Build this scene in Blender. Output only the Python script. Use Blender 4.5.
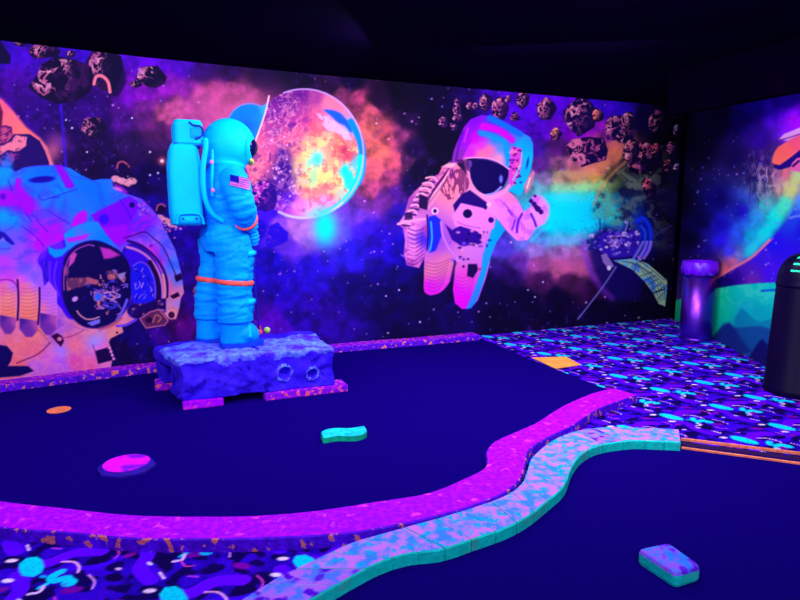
import bpy, bmesh, math, random
import numpy as np
from mathutils import Vector, Matrix, Euler
for _o in list(bpy.data.objects): bpy.data.objects.remove(_o)
scene = bpy.context.scene; COL = scene.collection
# ---------------------------------------------------------------- camera
CAM_H = 1.5; PITCH = math.radians(8.25); FPX = 600.
cd = bpy.data.cameras.new('camera'); cam = bpy.data.objects.new('camera', cd); COL.objects.link(cam)
cd.sensor_width = 36; cd.lens = 36*FPX/800; cd.clip_end = 60
cam.location = (0, 0, CAM_H); cam.rotation_euler = (math.radians(90)-PITCH, 0, 0); scene.camera = cam
# ---------------------------------------------------------------- light
w = bpy.data.worlds.new('world'); scene.world = w; w.use_nodes = True
w.node_tree.nodes['Background'].inputs[0].default_value = (.05, .02, .3, 1); w.node_tree.nodes['Background'].inputs[1].default_value = .1
scene.view_settings.view_transform = 'Standard'; scene.view_settings.look = 'None'
scene.view_settings.exposure = 0; scene.view_settings.gamma = 1; scene.view_settings.use_curve_mapping = False
def area(name, loc, target, sx, sy, power, col):
    l = bpy.data.lights.new(name, 'AREA'); l.shape = 'RECTANGLE'; l.size = sx; l.size_y = sy; l.energy = power; l.color = col
    o = bpy.data.objects.new(name, l); COL.objects.link(o); o.location = loc
    o.rotation_euler = (Vector(target)-Vector(loc)).to_track_quat('-Z', 'Y').to_euler(); return o
# ceiling mounted black-light battens, plus lamps added for wash, key and fill; the pale component stands for the fluorescence they excite
area('blacklight_front', (-2.4, 2.0, 2.86), (-2.6, 6.3, 1.2), 2.6, .4, 150, (.88, .76, 1))
area('blacklight_middle', (1.0, 2.8, 2.86), (.4, 7.4, 1.3), 2.6, .4, 180, (.88, .76, 1))
area('blacklight_right', (1.5, 3.2, 2.86), (3.5, 5.3, 1.1), 1.2, .3, 75, (.8, .74, 1))
area('added_wall_wash', (1.4, 5.2, 2.86), (1.6, 6.6, 0), 1.6, .12, 50, (.88, .8, 1))  # lamp added to brighten the far right of the back mural
area('blacklight_left', (-3.9, 3.0, 2.86), (-2.4, 5.6, 1.3), 1.2, .3, 30, (.7, .6, 1))
area('added_statue_lamp', (-.15, 5.0, 2.86), (-1.1, 5.15, 1.0), .7, .1, 42, (.8, .9, 1))  # lamp added to pick out the helmet, arm and rock top
area('added_front_fill', (1.3, -.6, 2.6), (.6, 4, .2), 3., .3, 100, (.85, .74, 1))  # lamp added behind the camera to lift the near curb and block sides
area('added_violet_fill', (0., .8, 2.8), (0, 4, 0), 3.5, 1.2, 45, (.25, .1, 1))  # added violet fill that turns the shaded sides blue
# ---------------------------------------------------------------- helpers
def px(x, y, z=0.):
    a = (x-400)/FPX; b = (300-y)/FPX
    r = (a, math.cos(PITCH)+b*math.sin(PITCH), -math.sin(PITCH)+b*math.cos(PITCH)); t = (z-CAM_H)/r[2]
    return Vector((r[0]*t, r[1]*t, z))
def lin(c):
    return tuple(((v/255.)/12.92 if v/255. <= .04045 else (((v/255.)+.055)/1.055)**2.4) for v in c)+(1.,)
def mat(name, col, rough=.8, metal=0., spec=.2, col2=None, scale=20., detail=4., lo=.4, hi=.6, bump=0., bscale=None, col3=None, scale3=6., lo3=.55, hi3=.68):
    m = bpy.data.materials.new(name); m.use_nodes = True; nt = m.node_tree; b = nt.nodes['Principled BSDF']
    b.inputs['Roughness'].default_value = rough; b.inputs['Metallic'].default_value = metal; b.inputs['Specular IOR Level'].default_value = spec
    b.inputs['Base Color'].default_value = lin(col)
    tc = nt.nodes.new('ShaderNodeTexCoord'); src = tc.outputs['Object']
    def noise(sc, det=detail):
        n = nt.nodes.new('ShaderNodeTexNoise'); n.inputs['Scale'].default_value = sc; n.inputs['Detail'].default_value = det; nt.links.new(src, n.inputs['Vector']); return n
    cur = None
    if col2 is None: col2 = tuple(v*.86 for v in col)
    n = noise(scale); r = nt.nodes.new('ShaderNodeMapRange'); r.inputs[1].default_value = lo; r.inputs[2].default_value = hi; nt.links.new(n.outputs['Fac'], r.inputs[0])
    mx = nt.nodes.new('ShaderNodeMix'); mx.data_type = 'RGBA'; mx.inputs[6].default_value = lin(col); mx.inputs[7].default_value = lin(col2)
    nt.links.new(r.outputs[0], mx.inputs[0]); cur = mx.outputs[2]
    if col3 is not None:
        n3 = noise(scale3, 6); r3 = nt.nodes.new('ShaderNodeMapRange'); r3.inputs[1].default_value = lo3; r3.inputs[2].default_value = hi3; nt.links.new(n3.outputs['Fac'], r3.inputs[0])
        m3 = nt.nodes.new('ShaderNodeMix'); m3.data_type = 'RGBA'; nt.links.new(cur, m3.inputs[6]); m3.inputs[7].default_value = lin(col3); nt.links.new(r3.outputs[0], m3.inputs[0]); cur = m3.outputs[2]
    nt.links.new(cur, b.inputs['Base Color'])
    if bump:
        nb = noise(bscale or scale*2); bp = nt.nodes.new('ShaderNodeBump'); bp.inputs['Strength'].default_value = bump; bp.inputs['Distance'].default_value = .01
        nt.links.new(nb.outputs['Fac'], bp.inputs['Height']); nt.links.new(bp.outputs['Normal'], b.inputs['Normal'])
    return m
def vmat(name, rough=.85, spec=.12, gain=1.):
    """printed surface: colour comes from the mesh's own colour attribute, with a fine procedural weave"""
    m = bpy.data.materials.new(name); m.use_nodes = True; nt = m.node_tree; b = nt.nodes['Principled BSDF']
    b.inputs['Roughness'].default_value = rough; b.inputs['Specular IOR Level'].default_value = spec
    a = nt.nodes.new('ShaderNodeVertexColor'); a.layer_name = 'print'; nt.links.new(a.outputs['Color'], b.inputs['Base Color'])
    tc = nt.nodes.new('ShaderNodeTexCoord'); n = nt.nodes.new('ShaderNodeTexNoise'); n.inputs['Scale'].default_value = 300
    nt.links.new(tc.outputs['Object'], n.inputs['Vector']); bp = nt.nodes.new('ShaderNodeBump'); bp.inputs['Strength'].default_value = .05; bp.inputs['Distance'].default_value = .002
    nt.links.new(n.outputs['Fac'], bp.inputs['Height']); nt.links.new(bp.outputs['Normal'], b.inputs['Normal'])
    return m
def props(o, label=None, cat=None, group=None, kind=None):
    if label: o['label'] = label
    if cat: o['category'] = cat
    if group: o['group'] = group
    if kind: o['kind'] = kind
    return o
def link(name, me, m=None, parent=None):
    o = bpy.data.objects.new(name, me); COL.objects.link(o)
    if m is not None and len(me.materials) == 0: me.materials.append(m)
    if parent is not None: o.parent = parent
    return o
def obj(name, bm, m, parent=None, smooth=False):
    bmesh.ops.recalc_face_normals(bm, faces=bm.faces)
    me = bpy.data.meshes.new(name); bm.to_mesh(me); bm.free()
    if smooth:
        for p in me.polygons: p.use_smooth = True
    return link(name, me, m, parent)
def empty(name, loc, rz=0.):
    o = bpy.data.objects.new(name, None); COL.objects.link(o); o.location = loc; o.rotation_euler = (0, 0, rz); o.empty_display_size = .1; return o
def add_box(bm, c, s, rot=None, bev=0.):
    M = Matrix.Translation(c) @ (Euler(rot).to_matrix().to_4x4() if rot else Matrix.Identity(4)) @ Matrix.Diagonal((s[0], s[1], s[2], 1))
    r = bmesh.ops.create_cube(bm, size=1, matrix=M)
    if bev:
        es = list({e for v in r['verts'] for e in v.link_edges}); bmesh.ops.bevel(bm, geom=es, offset=bev, segments=2, affect='EDGES')
def add_loft(bm, rings, seg=24, cap=True, sq=2.0):
    """rings: (centre, tangent-frame x, frame y, rx, ry); superellipse exponent sq"""
    L = []
    for c, ux, uy, rx, ry in rings:
        row = []
        for i in range(seg):
            t = 2*math.pi*i/seg; ct, st = math.cos(t), math.sin(t)
            a = math.copysign(abs(ct)**(2/sq), ct); b = math.copysign(abs(st)**(2/sq), st)
            row.append(bm.verts.new(Vector(c)+ux*(a*rx)+uy*(b*ry)))
        L.append(row)
    for r0, r1 in zip(L, L[1:]):
        for i in range(seg): bm.faces.new((r0[i], r0[(i+1) % seg], r1[(i+1) % seg], r1[i]))
    if cap: bm.faces.new(L[0][::-1]); bm.faces.new(L[-1])
def tube(bm, pts, radii, seg=16, up=Vector((0, 1, 0)), flat=1., n=6, sq=2.0):
    """tapered tube through pts (catmull interpolated)"""
    m = len(pts)
    if not hasattr(radii, '__len__'): radii = [radii]*m
    P = []; R = []
    if n <= 1: P = [Vector(p) for p in pts]; R = list(radii)
    else:
        q = catmull([tuple(p)+(r,) for p, r in zip(pts, radii)], False, n)
        P = [Vector(v[:3]) for v in q]; R = [v[3] for v in q]
    rings = []
    for i, p in enumerate(P):
        t = (P[min(i+1, len(P)-1)]-P[max(i-1, 0)]).normalized(); u = up-t*up.dot(t)
        if u.length < 1e-3: u = Vector((1, 0, 0))-t*t.x
        u.normalize(); v = t.cross(u).normalized(); rings.append((p, v, u, R[i], R[i]*flat))
    add_loft(bm, rings, seg, True, sq)
def add_ell(bm, c, r, rot=None, sub=3):
    M = Matrix.Translation(c) @ (Euler(rot).to_matrix().to_4x4() if rot else Matrix.Identity(4)) @ Matrix.Diagonal((r[0], r[1], r[2], 1))
    bmesh.ops.create_icosphere(bm, subdivisions=sub, radius=1, matrix=M)
def lathe(bm, prof, seg=48, c=(0, 0, 0), cap=True):
    X, Yv = Vector((1, 0, 0)), Vector((0, 1, 0))
    add_loft(bm, [(Vector(c)+Vector((0, 0, z)), X, Yv, r, r) for r, z in prof], seg, cap)
def fuse(bm, voxel, smooth=2, name='tmp', deform=None):
    """voxel-remesh overlapping volumes into one continuous mesh"""
    bmesh.ops.recalc_face_normals(bm, faces=bm.faces)
    me = bpy.data.meshes.new(name); bm.to_mesh(me); bm.free()
    o = bpy.data.objects.new(name, me); COL.objects.link(o)
    md = o.modifiers.new('r', 'REMESH'); md.mode = 'VOXEL'; md.voxel_size = voxel
    if smooth: s = o.modifiers.new('s', 'SMOOTH'); s.factor = .5; s.iterations = smooth
    dg = bpy.context.evaluated_depsgraph_get(); out = bpy.data.meshes.new_from_object(o.evaluated_get(dg)); bpy.data.objects.remove(o)
    if deform:
        n = len(out.vertices); co = np.empty(n*3); out.vertices.foreach_get('co', co); co = deform(co.reshape(-1, 3)); out.vertices.foreach_set('co', co.ravel())
    for p in out.polygons: p.use_smooth = True
    out.name = name; return out
# ---------------------------------------------------------------- painter for printed surfaces
def hash2(ix, iy, seed):
    h = (ix*374761393 + iy*668265263 + seed*982451653) & 0xffffffff
    h = ((h ^ (h >> 13))*1274126177) & 0xffffffff
    return ((h ^ (h >> 16)) & 0xffff)/65535.0
def vnoise(x, y, seed=0):
    ix = np.floor(x).astype(np.int64); iy = np.floor(y).astype(np.int64)
    fx = x-ix; fy = y-iy
    fx = fx*fx*(3-2*fx); fy = fy*fy*(3-2*fy)
    a = hash2(ix, iy, seed); b = hash2(ix+1, iy, seed); c = hash2(ix, iy+1, seed); d = hash2(ix+1, iy+1, seed)
    return (a*(1-fx)+b*fx)*(1-fy)+(c*(1-fx)+d*fx)*fy
def fbm(x, y, s, seed=0, oct=4):
    t = 0; a = .5; n = 0
    for o in range(oct):
        t = t+a*vnoise(x/s, y/s, seed+o*17); n += a; a *= .55; s = s/2.03; x, y = .8*x-.6*y, .6*x+.8*y
    return t/n
def ridge(x, y, s, seed=0, oct=3):
    t = 0; a = .5; n = 0; x, y = x*.9-y*.43+vnoise(x/s*1.4, y/s*1.4, seed+90)*s*.8, x*.43+y*.9+vnoise(x/s*1.4, y/s*1.4, seed+91)*s*.8
    for o in range(oct):
        t = t+a*(1-np.abs(2*vnoise(x/s, y/s, seed+o*13)-1)); n += a; a *= .6; s = s/2.1; x, y = .8*x-.6*y, .6*x+.8*y
    return t/n
def sstep(a, b, v):
    t = np.clip((v-a)/(b-a), 0, 1); return t*t*(3-2*t)
def catmull(pts, closed=True, n=5):
    P = [np.array(p, float) for p in pts]; out = []; m = len(P)
    rng = range(m) if closed else range(m-1)
    for i in rng:
        if closed: p0, p1, p2, p3 = P[i-1], P[i], P[(i+1) % m], P[(i+2) % m]
        else: p0, p1, p2, p3 = P[max(i-1, 0)], P[i], P[i+1], P[min(i+2, m-1)]
        for k in range(n):
            t = k/n
            out.append(.5*((2*p1)+(-p0+p2)*t+(2*p0-5*p1+4*p2-p3)*t*t+(-p0+3*p1-3*p2+p3)*t**3))
    if not closed: out.append(P[-1])
    return [tuple(p) for p in out]
class Painter:
    def __init__(s, X, Y, base=(0, 0, 0)):
        s.X = X; s.Y = Y; s.C = np.tile(np.array(base, float)/255., (len(X), 1))
    def box(s, x0, y0, x1, y1):
        return np.nonzero((s.X > x0) & (s.X < x1) & (s.Y > y0) & (s.Y < y1))[0]
    def put(s, idx, col, a):
        if len(idx) == 0: return
        c = col(s.X[idx], s.Y[idx]) if callable(col) else np.array(col, float)/255.
        a = np.asarray(a)[:, None]
        s.C[idx] = s.C[idx]*(1-a)+c*a
    def poly(s, pts, col, a=1., soft=.8, smooth=False, clip=None, tex=None):
        if smooth: pts = catmull(pts)
        P = np.array(pts, float); m = soft+1
        idx = s.box(P[:, 0].min()-m, P[:, 1].min()-m, P[:, 0].max()+m, P[:, 1].max()+m)
        if len(idx) == 0: return
        x = s.X[idx]; y = s.Y[idx]; ins = np.zeros(len(idx), bool); d2 = np.full(len(idx), 1e9)
        for i in range(len(P)):
            ax, ay = P[i]; bx, by = P[(i+1) % len(P)]
            if abs(ay-by) > 1e-9:
                c = ((ay > y) != (by > y)) & (x < (bx-ax)*(y-ay)/(by-ay)+ax); ins ^= c
            ex, ey = bx-ax, by-ay; L = ex*ex+ey*ey+1e-9
            t = np.clip(((x-ax)*ex+(y-ay)*ey)/L, 0, 1)
            d2 = np.minimum(d2, (x-ax-t*ex)**2+(y-ay-t*ey)**2)
        d = np.sqrt(d2)*np.where(ins, -1, 1)
        al = a*(1-sstep(-soft, soft, d))
        if tex is not None: al = al*tex(x, y)
        s.put(idx, col, al)
    def stroke(s, pts, w, col, a=1., soft=.7, smooth=True, w2=None, tex=None):
        if smooth and len(pts) > 2: pts = catmull(pts, False)
        P = np.array(pts, float); w2 = w if w2 is None else w2; m = max(w, w2)/2+soft+1
        idx = s.box(P[:, 0].min()-m, P[:, 1].min()-m, P[:, 0].max()+m, P[:, 1].max()+m)
        if len(idx) == 0: return
        x = s.X[idx]; y = s.Y[idx]; best = np.full(len(idx), 1e9); n = len(P)-1
        for i in range(n):
            ax, ay = P[i]; ex, ey = P[i+1]-P[i]; L = ex*ex+ey*ey+1e-9
            t = np.clip(((x-ax)*ex+(y-ay)*ey)/L, 0, 1)
            ww = (w+(w2-w)*(i+t)/n)/2
            best = np.minimum(best, np.sqrt((x-ax-t*ex)**2+(y-ay-t*ey)**2)-ww)
        al = a*(1-sstep(-soft, soft, best))
        if tex is not None: al = al*tex(x, y)
        s.put(idx, col, al)
    def ell(s, cx, cy, rx, ry, col, a=1., rot=0, soft=.8, tex=None):
        r = max(rx, ry)+soft+1; idx = s.box(cx-r, cy-r, cx+r, cy+r)
        if len(idx) == 0: return
        c, sn = math.cos(math.radians(rot)), math.sin(math.radians(rot))
        dx = s.X[idx]-cx; dy = s.Y[idx]-cy; u = (dx*c+dy*sn)/rx; v = (-dx*sn+dy*c)/ry
        q = (np.sqrt(u*u+v*v)-1)*min(rx, ry)
        al = a*(1-sstep(-soft, soft, q))
        if tex is not None: al = al*tex(s.X[idx], s.Y[idx])
        s.put(idx, col, al)
    def glow(s, cx, cy, rx, ry, col, a=1., rot=0, p=1.):
        r = max(rx, ry)*2.6; idx = s.box(cx-r, cy-r, cx+r, cy+r)
        if len(idx) == 0: return
        c, sn = math.cos(math.radians(rot)), math.sin(math.radians(rot))
        dx = s.X[idx]-cx; dy = s.Y[idx]-cy; u = (dx*c+dy*sn)/rx; v = (-dx*sn+dy*c)/ry
        s.put(idx, col, a*np.exp(-(u*u+v*v)**p))
def field(pts, power=3.0, warp=0, seed=3):
    """smooth colour field through colour swatches (x, y, r, g, b)"""
    A = np.array(pts, float)
    def f(x, y):
        if warp:
            x = x+warp*(fbm(x, y, 22, seed)-.5)*2; y = y+warp*(fbm(x, y, 22, seed+50)-.5)*2
        num = np.zeros((len(x), 3)); den = np.zeros(len(x))
        for q in A:
            w = 1/(((x-q[0])**2+(y-q[1])**2)+12)**(power/2)
            num += w[:, None]*q[2:]; den += w
        return num/den[:, None]/255.
    return f
def asteroid(p, cx, cy, rx, ry, seed, rot=0, lit=(-.7, -.3), base=(14, 4, 46), hi=(205, 100, 140), amt=1., cov=.5):
    r = random.Random(seed); n = 11; pts = []
    c, sn = math.cos(math.radians(rot)), math.sin(math.radians(rot))
    for i in range(n):
        t = 2*math.pi*i/n; k = 1+r.uniform(-.2, .13)
        u, v = rx*k*math.cos(t), ry*k*math.sin(t); pts.append((cx+u*c-v*sn, cy+u*sn+v*c))
    p.poly(pts, base, 1., .8)
    sc = max(2.2, min(rx, ry)*.42)
    def tx(x, y):
        L = ((x-cx)*lit[0]/rx+(y-cy)*lit[1]/ry)
        e = ((x-cx)/rx)**2+((y-cy)/ry)**2
        m = sstep(cov+.15, cov+.3, ridge(x, y, sc, seed, 3)+.17*L)
        return np.clip(m*sstep(-.35, .6, L+.2)*(1-sstep(.75, 1.02, e)), 0, 1)
    p.poly(pts, hi, .95*amt, .8, tex=tx)
    p.poly(pts, (250, 190, 210), .6*amt, .8, tex=lambda x, y: tx(x, y)*sstep(.55, .75, vnoise(x/2, y/2, seed+5)))
    p.poly(pts, (120, 20, 130), .35*amt, .8, tex=lambda x, y: sstep(.5, .8, fbm(x, y, sc*1.3, seed+9)))

def paint_back(X, Y):
    p = Painter(X, Y)
    F1 = [(-30,45,50,0,190),(0,45,60,0,200),(40,50,70,0,200),(75,62,60,0,200),(110,55,85,0,215),(150,62,95,0,215),(185,66,75,0,190),(205,72,55,0,140),(230,75,40,0,110),(260,80,30,0,95),(300,75,15,0,80),(350,82,15,0,85),(400,92,10,0,62),(440,98,20,0,90),(465,98,35,0,130),(485,98,60,0,180),(510,103,85,0,220),(540,108,100,0,245),(560,108,100,0,240),(600,108,70,0,235),(625,112,50,0,210),(645,118,20,0,110),(665,120,8,0,45),
     (15,90,75,0,170),(-20,90,80,0,170),(40,115,55,0,150),(60,140,45,0,130),(100,110,60,0,150),(125,95,110,5,185),(145,92,135,10,190),(165,92,150,20,190),(185,90,140,20,180),(200,98,190,60,160),(215,92,190,60,140),(232,88,175,60,140),(248,92,170,60,140),(120,112,85,10,150),(145,110,120,30,150),(165,115,190,70,140),(175,105,200,75,150),(160,130,110,30,130),(100,150,40,5,110),(130,150,55,12,115),(165,150,80,25,125),(80,165,40,0,110),(110,170,30,0,110),(150,180,30,0,130),(150,210,30,0,170),(165,240,30,0,190),
     (185,240,40,0,190),(195,290,50,0,170),(160,330,70,0,170),(130,335,25,0,150),(145,345,30,0,150),(170,320,110,0,150),(175,300,60,0,160),(120,350,30,0,120),(240,260,25,0,200),(270,215,60,10,220),(262,230,25,0,200),(275,235,110,50,230),(280,225,150,70,240),(295,225,210,110,230),(300,235,190,110,240),(290,245,100,40,220),(270,260,25,0,200),(285,280,35,0,200),(310,270,40,10,220),(340,235,90,70,235),(350,250,40,20,220),(365,230,60,20,220),(380,240,40,5,200),(300,310,45,0,190),(330,330,45,0,170),(355,290,25,0,150),(390,280,20,0,150),(400,250,25,0,190),(395,300,15,0,120),(420,325,18,0,110),(460,320,25,0,130),(240,330,60,0,180),(270,330,90,0,200),(430,290,20,0,110),
     (340,95,150,50,110),(330,85,60,10,100),(355,100,190,60,120),(370,112,215,80,110),(372,130,235,95,105),(380,150,245,100,100),(388,135,225,80,105),(395,160,225,80,110),(375,170,235,90,115),(388,180,185,60,125),(370,190,200,70,130),(365,205,130,50,170),(360,215,110,50,210),(385,200,120,40,160),(395,195,80,20,150),(400,135,150,50,120),(405,160,120,40,120),(408,120,50,10,100),(413,150,35,5,100),(412,185,30,5,110),(420,170,14,0,80),(400,215,40,10,170),(405,105,20,0,75),(430,130,10,0,70),(380,100,60,10,90),(440,145,10,0,70),(430,105,14,0,75),(460,110,20,0,90),
     (535,130,90,0,210),(530,115,90,0,230),(560,125,120,0,220),(575,130,150,0,220),(595,128,175,20,215),(610,132,150,10,200),(600,140,185,50,160),(535,150,70,20,170),(540,165,110,40,165),(560,150,110,30,150),(560,162,170,90,150),(575,165,215,110,140),(590,160,230,110,120),(605,152,235,110,110),(620,143,230,110,110),(600,170,240,140,90),(615,158,235,120,90),(545,178,150,120,180),(560,178,210,170,140),(578,180,230,200,120),(595,177,240,180,90),(540,190,110,170,200),(560,188,150,240,180),(580,189,150,250,160),(600,186,180,230,110),(610,180,130,130,80),
     (550,200,0,240,245),(570,205,0,250,255),(590,205,0,250,250),(600,198,60,220,170),(608,210,0,220,225),(550,225,0,240,255),(575,225,0,240,255),(595,225,0,235,250),(540,210,60,200,245),(540,235,90,170,245),(560,240,100,210,245),(580,240,130,200,245),(600,237,60,150,240),(520,240,110,110,230),(505,245,90,60,220),(535,250,180,130,235),(560,252,205,130,220),(580,252,215,120,200),(520,262,120,50,190),(540,266,190,80,170),(560,266,225,95,150),(580,268,225,95,150),(597,262,190,90,190),(600,275,160,60,150),(540,280,110,30,130),(570,282,130,40,130),(595,288,80,15,110),(510,275,50,10,130),(500,290,20,0,105),(525,298,20,0,95),(560,300,22,0,90),(500,320,16,0,85),(600,310,18,0,85),(640,312,14,0,75),(665,300,10,0,60),(680,318,10,0,60),(560,325,18,0,90),
     (625,165,90,70,90),(640,170,60,60,95),(630,185,60,70,110),(650,185,30,30,80),(620,200,30,120,180),(635,205,20,60,160),(655,205,15,10,90),(670,180,10,5,60),(670,150,10,0,40),(665,240,12,0,90),(640,240,15,0,120),(675,220,10,0,60),(672,270,10,0,60),(615,250,30,10,170),(620,280,25,0,110),(605,245,80,60,220)]  # swatches beside the corner hold part of its shade in their colour
    p.put(np.arange(len(X)), field(F1, 5.2, 3), np.ones(len(X)))
    n = fbm(X, Y, 9, 5, 4); p.C *= (.66+.5*n)[:, None]**np.array([1.5, 1.2, 1.])
    p.C = p.C*(.5+.5*sstep(.2, .8, p.C.max(1)))[:, None]*np.array([.95, 1., .9]) + (p.C-p.C.mean(1)[:, None])*.04; p.C = np.clip(p.C, 0, 1)
    p.glow(570, 212, 40, 21, (0, 240, 250), 1, 0, 1.8); p.glow(584, 187, 30, 4.5, (170, 245, 150), .75, -6); p.glow(572, 198, 24, 5, (60, 245, 225), .8); p.glow(568, 240, 30, 4, (120, 190, 245), .6)
    p.glow(585, 172, 26, 7, (235, 130, 115), .6, -24); p.glow(568, 262, 26, 8, (215, 95, 170), .6)
    # grainy dust in the dark parts
    g = sstep(.62, .85, fbm(X, Y, 3.2, 71, 2))*sstep(.45, .7, fbm(X, Y, 30, 44, 2))
    p.put(np.arange(len(X)), (110, 40, 190), .28*g)
    # stars
    r = random.Random(4)
    for i in range(380):
        x, y = r.uniform(-20, 675), r.uniform(70, 345)
        if (535 < x < 612 and 175 < y < 262) or (205 < x < 265 and y < 120): continue
        s = r.choice([.5, .6, .6, .7, .9, 1.1]); c = r.choice([(170,140,250),(210,120,230),(110,90,240),(230,170,220)])
        p.ell(x, y, s, s, c, r.uniform(.3, .9), soft=.8)
    for x, y, s in ((72,128,1.6),(66,120,1.4),(132,118,1.5),(150,152,1.8),(158,173,1.8),(150,175,1.7),(87,152,1.5),(388,333,1.2),(399,290,1.4),(386,296,1.2),(528,290,1.2),(535,297,1.3),(543,282,1.4),(605,297,1.2),(420,322,1.5),(152,282,1.4)):
        p.ell(x, y, s*.62, s*.62, (215, 190, 250), .95)
    p.glow(162, 161, 3.5, 3.5, (250,120,120), .9); p.ell(162, 161, 1.6, 1.6, (255, 220, 230))
    # crescent rim upper left
    rim = field([(0,105,240,90,120),(10,120,250,100,110),(25,130,250,110,100),(40,150,240,110,110),(50,165,230,120,130),(0,140,240,80,110),(20,115,250,100,120)])
    p.poly([(-40,80),(-10,92),(3,100),(14,112),(26,127),(40,138),(48,148),(54,166),(-40,170)], rim, 1, 2.2)
    p.glow(53, 150, 9, 14, (190, 90, 120), .75, 20); p.glow(60, 142, 12, 6, (110, 40, 140), .6, 30)
    p.poly([(0,104),(3,112),(2,125),(0,135),(-30,135),(-30,100)], (70, 10, 60), .9, 1.5)
    p.poly([(-30,150),(-30,118),(0,126),(6,125),(12,127),(13,140),(8,144),(0,148)], (90, 20, 90), 1, .8)
    p.poly([(1,128),(6,127),(11,129),(12,138),(5,143),(0,143)], (205, 80, 120), .8, .8, tex=lambda x, y: sstep(.4, .7, ridge(x, y, 5, 3)))
    p.poly([(-30,185),(-30,150),(0,145),(9,141),(14,134),(30,134),(40,141),(45,151),(49,162),(50,172),(0,190)], (26, 4, 88), 1, .9)
    p.poly([(0,146),(10,142),(16,135),(27,137),(26,146),(17,152),(8,150),(0,155)], (235, 120, 140), .95, 1., tex=lambda x, y: sstep(.35, .62, ridge(x, y, 6, 8)))
    p.poly([(0,155),(9,152),(20,155),(10,166),(0,168)], (190, 50, 140), .7, 1., tex=lambda x, y: sstep(.45, .7, ridge(x, y, 5, 9)))
    # banner seam
    p.stroke([(57,42),(59,80),(62,120),(66,168)], 2.6, (50, 10, 225), .65, 1.6)
    # asteroids upper left
    p.poly([(-20,30),(0,40),(5,48),(11,56),(10,64),(0,64),(-20,64)], (12, 4, 50), 1, 1)
    for a in ((20,42,7,5,1),(44,51,15,9,2),(71,54,5,4,3),(106,70,19,25,4),(62,80,32,22,5),(151,77,15,12,6),(94,127,15,12,7),(136,84,7,4,9)):
        asteroid(p, *a, amt=.85, cov=.54)
    p.poly([(100,62),(112,50),(122,60),(127,82),(118,97),(108,96)], (12,4,46), .8, 2)
    p.stroke([(94,84),(96,77),(102,76),(108,82),(110,92)], 3.2, (225, 110, 130), 1)
    p.ell(103, 86, 4, 5, (40, 6, 60))
    p.ell(141, 71, 3.5, 4, (190, 110, 170), .8, tex=lambda x, y: sstep(.4, .6, ridge(x, y, 4, 2)))
    # small ring orbs
    for ox, oy, k in ((124, 170, 1.), (161, 209, .8), (198, 291, .75), (122, 167, .9)):
        p.ell(ox, oy, 6.5*k, 6*k, (20, 0, 60)); p.stroke([(ox-5.5*k, oy+1), (ox-4*k, oy-4.5*k), (ox+1, oy-6*k), (ox+5*k, oy-3.5*k)], 1.5, (215, 90, 120), .9, 1.1)
    for ox, oy in ((122, 181), (128, 183), (116, 179), (132, 181), (166, 221), (172, 224), (160, 218), (199, 296), (180, 205)):
        p.ell(ox, oy, 5, 3.4, (240, 150, 170), .9, 10, tex=lambda x, y: .35+.65*sstep(.4, .6, ridge(x, y, 4, 5)))
    for i in range(34):
        x = r.gauss(168, 7); y = r.gauss(226, 4); p.ell(x, y, 1.2, 1., r.choice([(240,130,160),(200,90,200),(250,190,200),(30,0,90)]), .9)
    # ---------------- planet
    p.glow(245, 115, 40, 26, (205, 85, 130), .75, -10)
    p.glow(207, 105, 26, 22, (200, 80, 140), .5)
    PF = [(300,95,100,20,120),(285,100,90,16,120),(272,112,110,20,130),(315,97,150,50,130),(330,103,220,110,140),(300,108,150,45,130),(315,112,200,75,125),(290,122,150,40,130),(305,122,180,50,125),(275,130,150,50,130),(262,125,180,60,130),(318,128,235,100,115),(255,140,225,90,120),(250,155,245,95,120),(250,170,245,95,130),(262,160,235,90,130),(270,145,190,70,130),(285,140,190,70,120),(282,152,70,20,120),(284,168,40,0,120),(288,182,60,10,130),(282,190,60,10,150),(290,200,80,20,190),(297,150,220,110,115),(298,135,210,70,120),(300,165,240,170,110),(305,180,240,190,120),(308,142,245,150,110),(305,155,240,200,115),(316,160,70,240,210),(311,168,150,240,160),(322,168,240,200,120),(315,178,170,230,130),(325,178,220,200,110),(328,160,250,150,110),(320,140,250,150,110),(330,125,200,120,170),(328,137,250,150,120),(340,140,240,130,100),(345,150,170,40,80),(338,150,230,90,90),(350,158,190,60,80),(345,172,30,225,225),(349,182,20,220,220),(338,168,240,140,110),(338,182,220,200,110),(330,192,250,110,110),(318,190,250,120,110),(308,192,250,120,120),(298,205,245,110,190),(285,208,170,60,230),(312,205,250,150,200),(325,203,225,140,200),(340,195,180,190,160),(318,214,120,220,245),(353,145,220,120,110),(350,130,150,150,220),(357,165,90,180,200)]
    disc = [(304+59.5*math.cos(t), 153.5+64.5*math.sin(t)) for t in [2*math.pi*i/72 for i in range(72)]]
    p.poly(disc, field(PF, 3.6, 4, 8), 1, .8)
    cl = lambda f: f
    p.poly(disc, (245, 160, 175), .38, .8, tex=lambda x, y: sstep(.66, .82, ridge(x, y, 6, 31, 2))*sstep(330, 280, x))
    p.poly(disc, (60, 5, 110), .5, .8, tex=lambda x, y: sstep(.55, .75, fbm(x, y, 5, 91, 3))*sstep(325, 290, x))
    p.poly(disc, (255, 215, 120), .6, .8, tex=lambda x, y: sstep(.52, .7, fbm(x, y, 6, 12, 3))*sstep(290, 312, x)*sstep(128, 145, y)*sstep(205, 190, y))
    p.poly(disc, (220, 70, 90), .55, .8, tex=lambda x, y: sstep(.54, .7, fbm(x, y, 5, 33, 3))*sstep(290, 312, x)*sstep(108, 125, y))
    p.poly([(324,110),(332,110),(340,113),(345,118),(350,124),(352,131),(350,132),(345,126),(337,122),(331,116)], (20, 80, 250), 1, 1.4, smooth=True)
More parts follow.
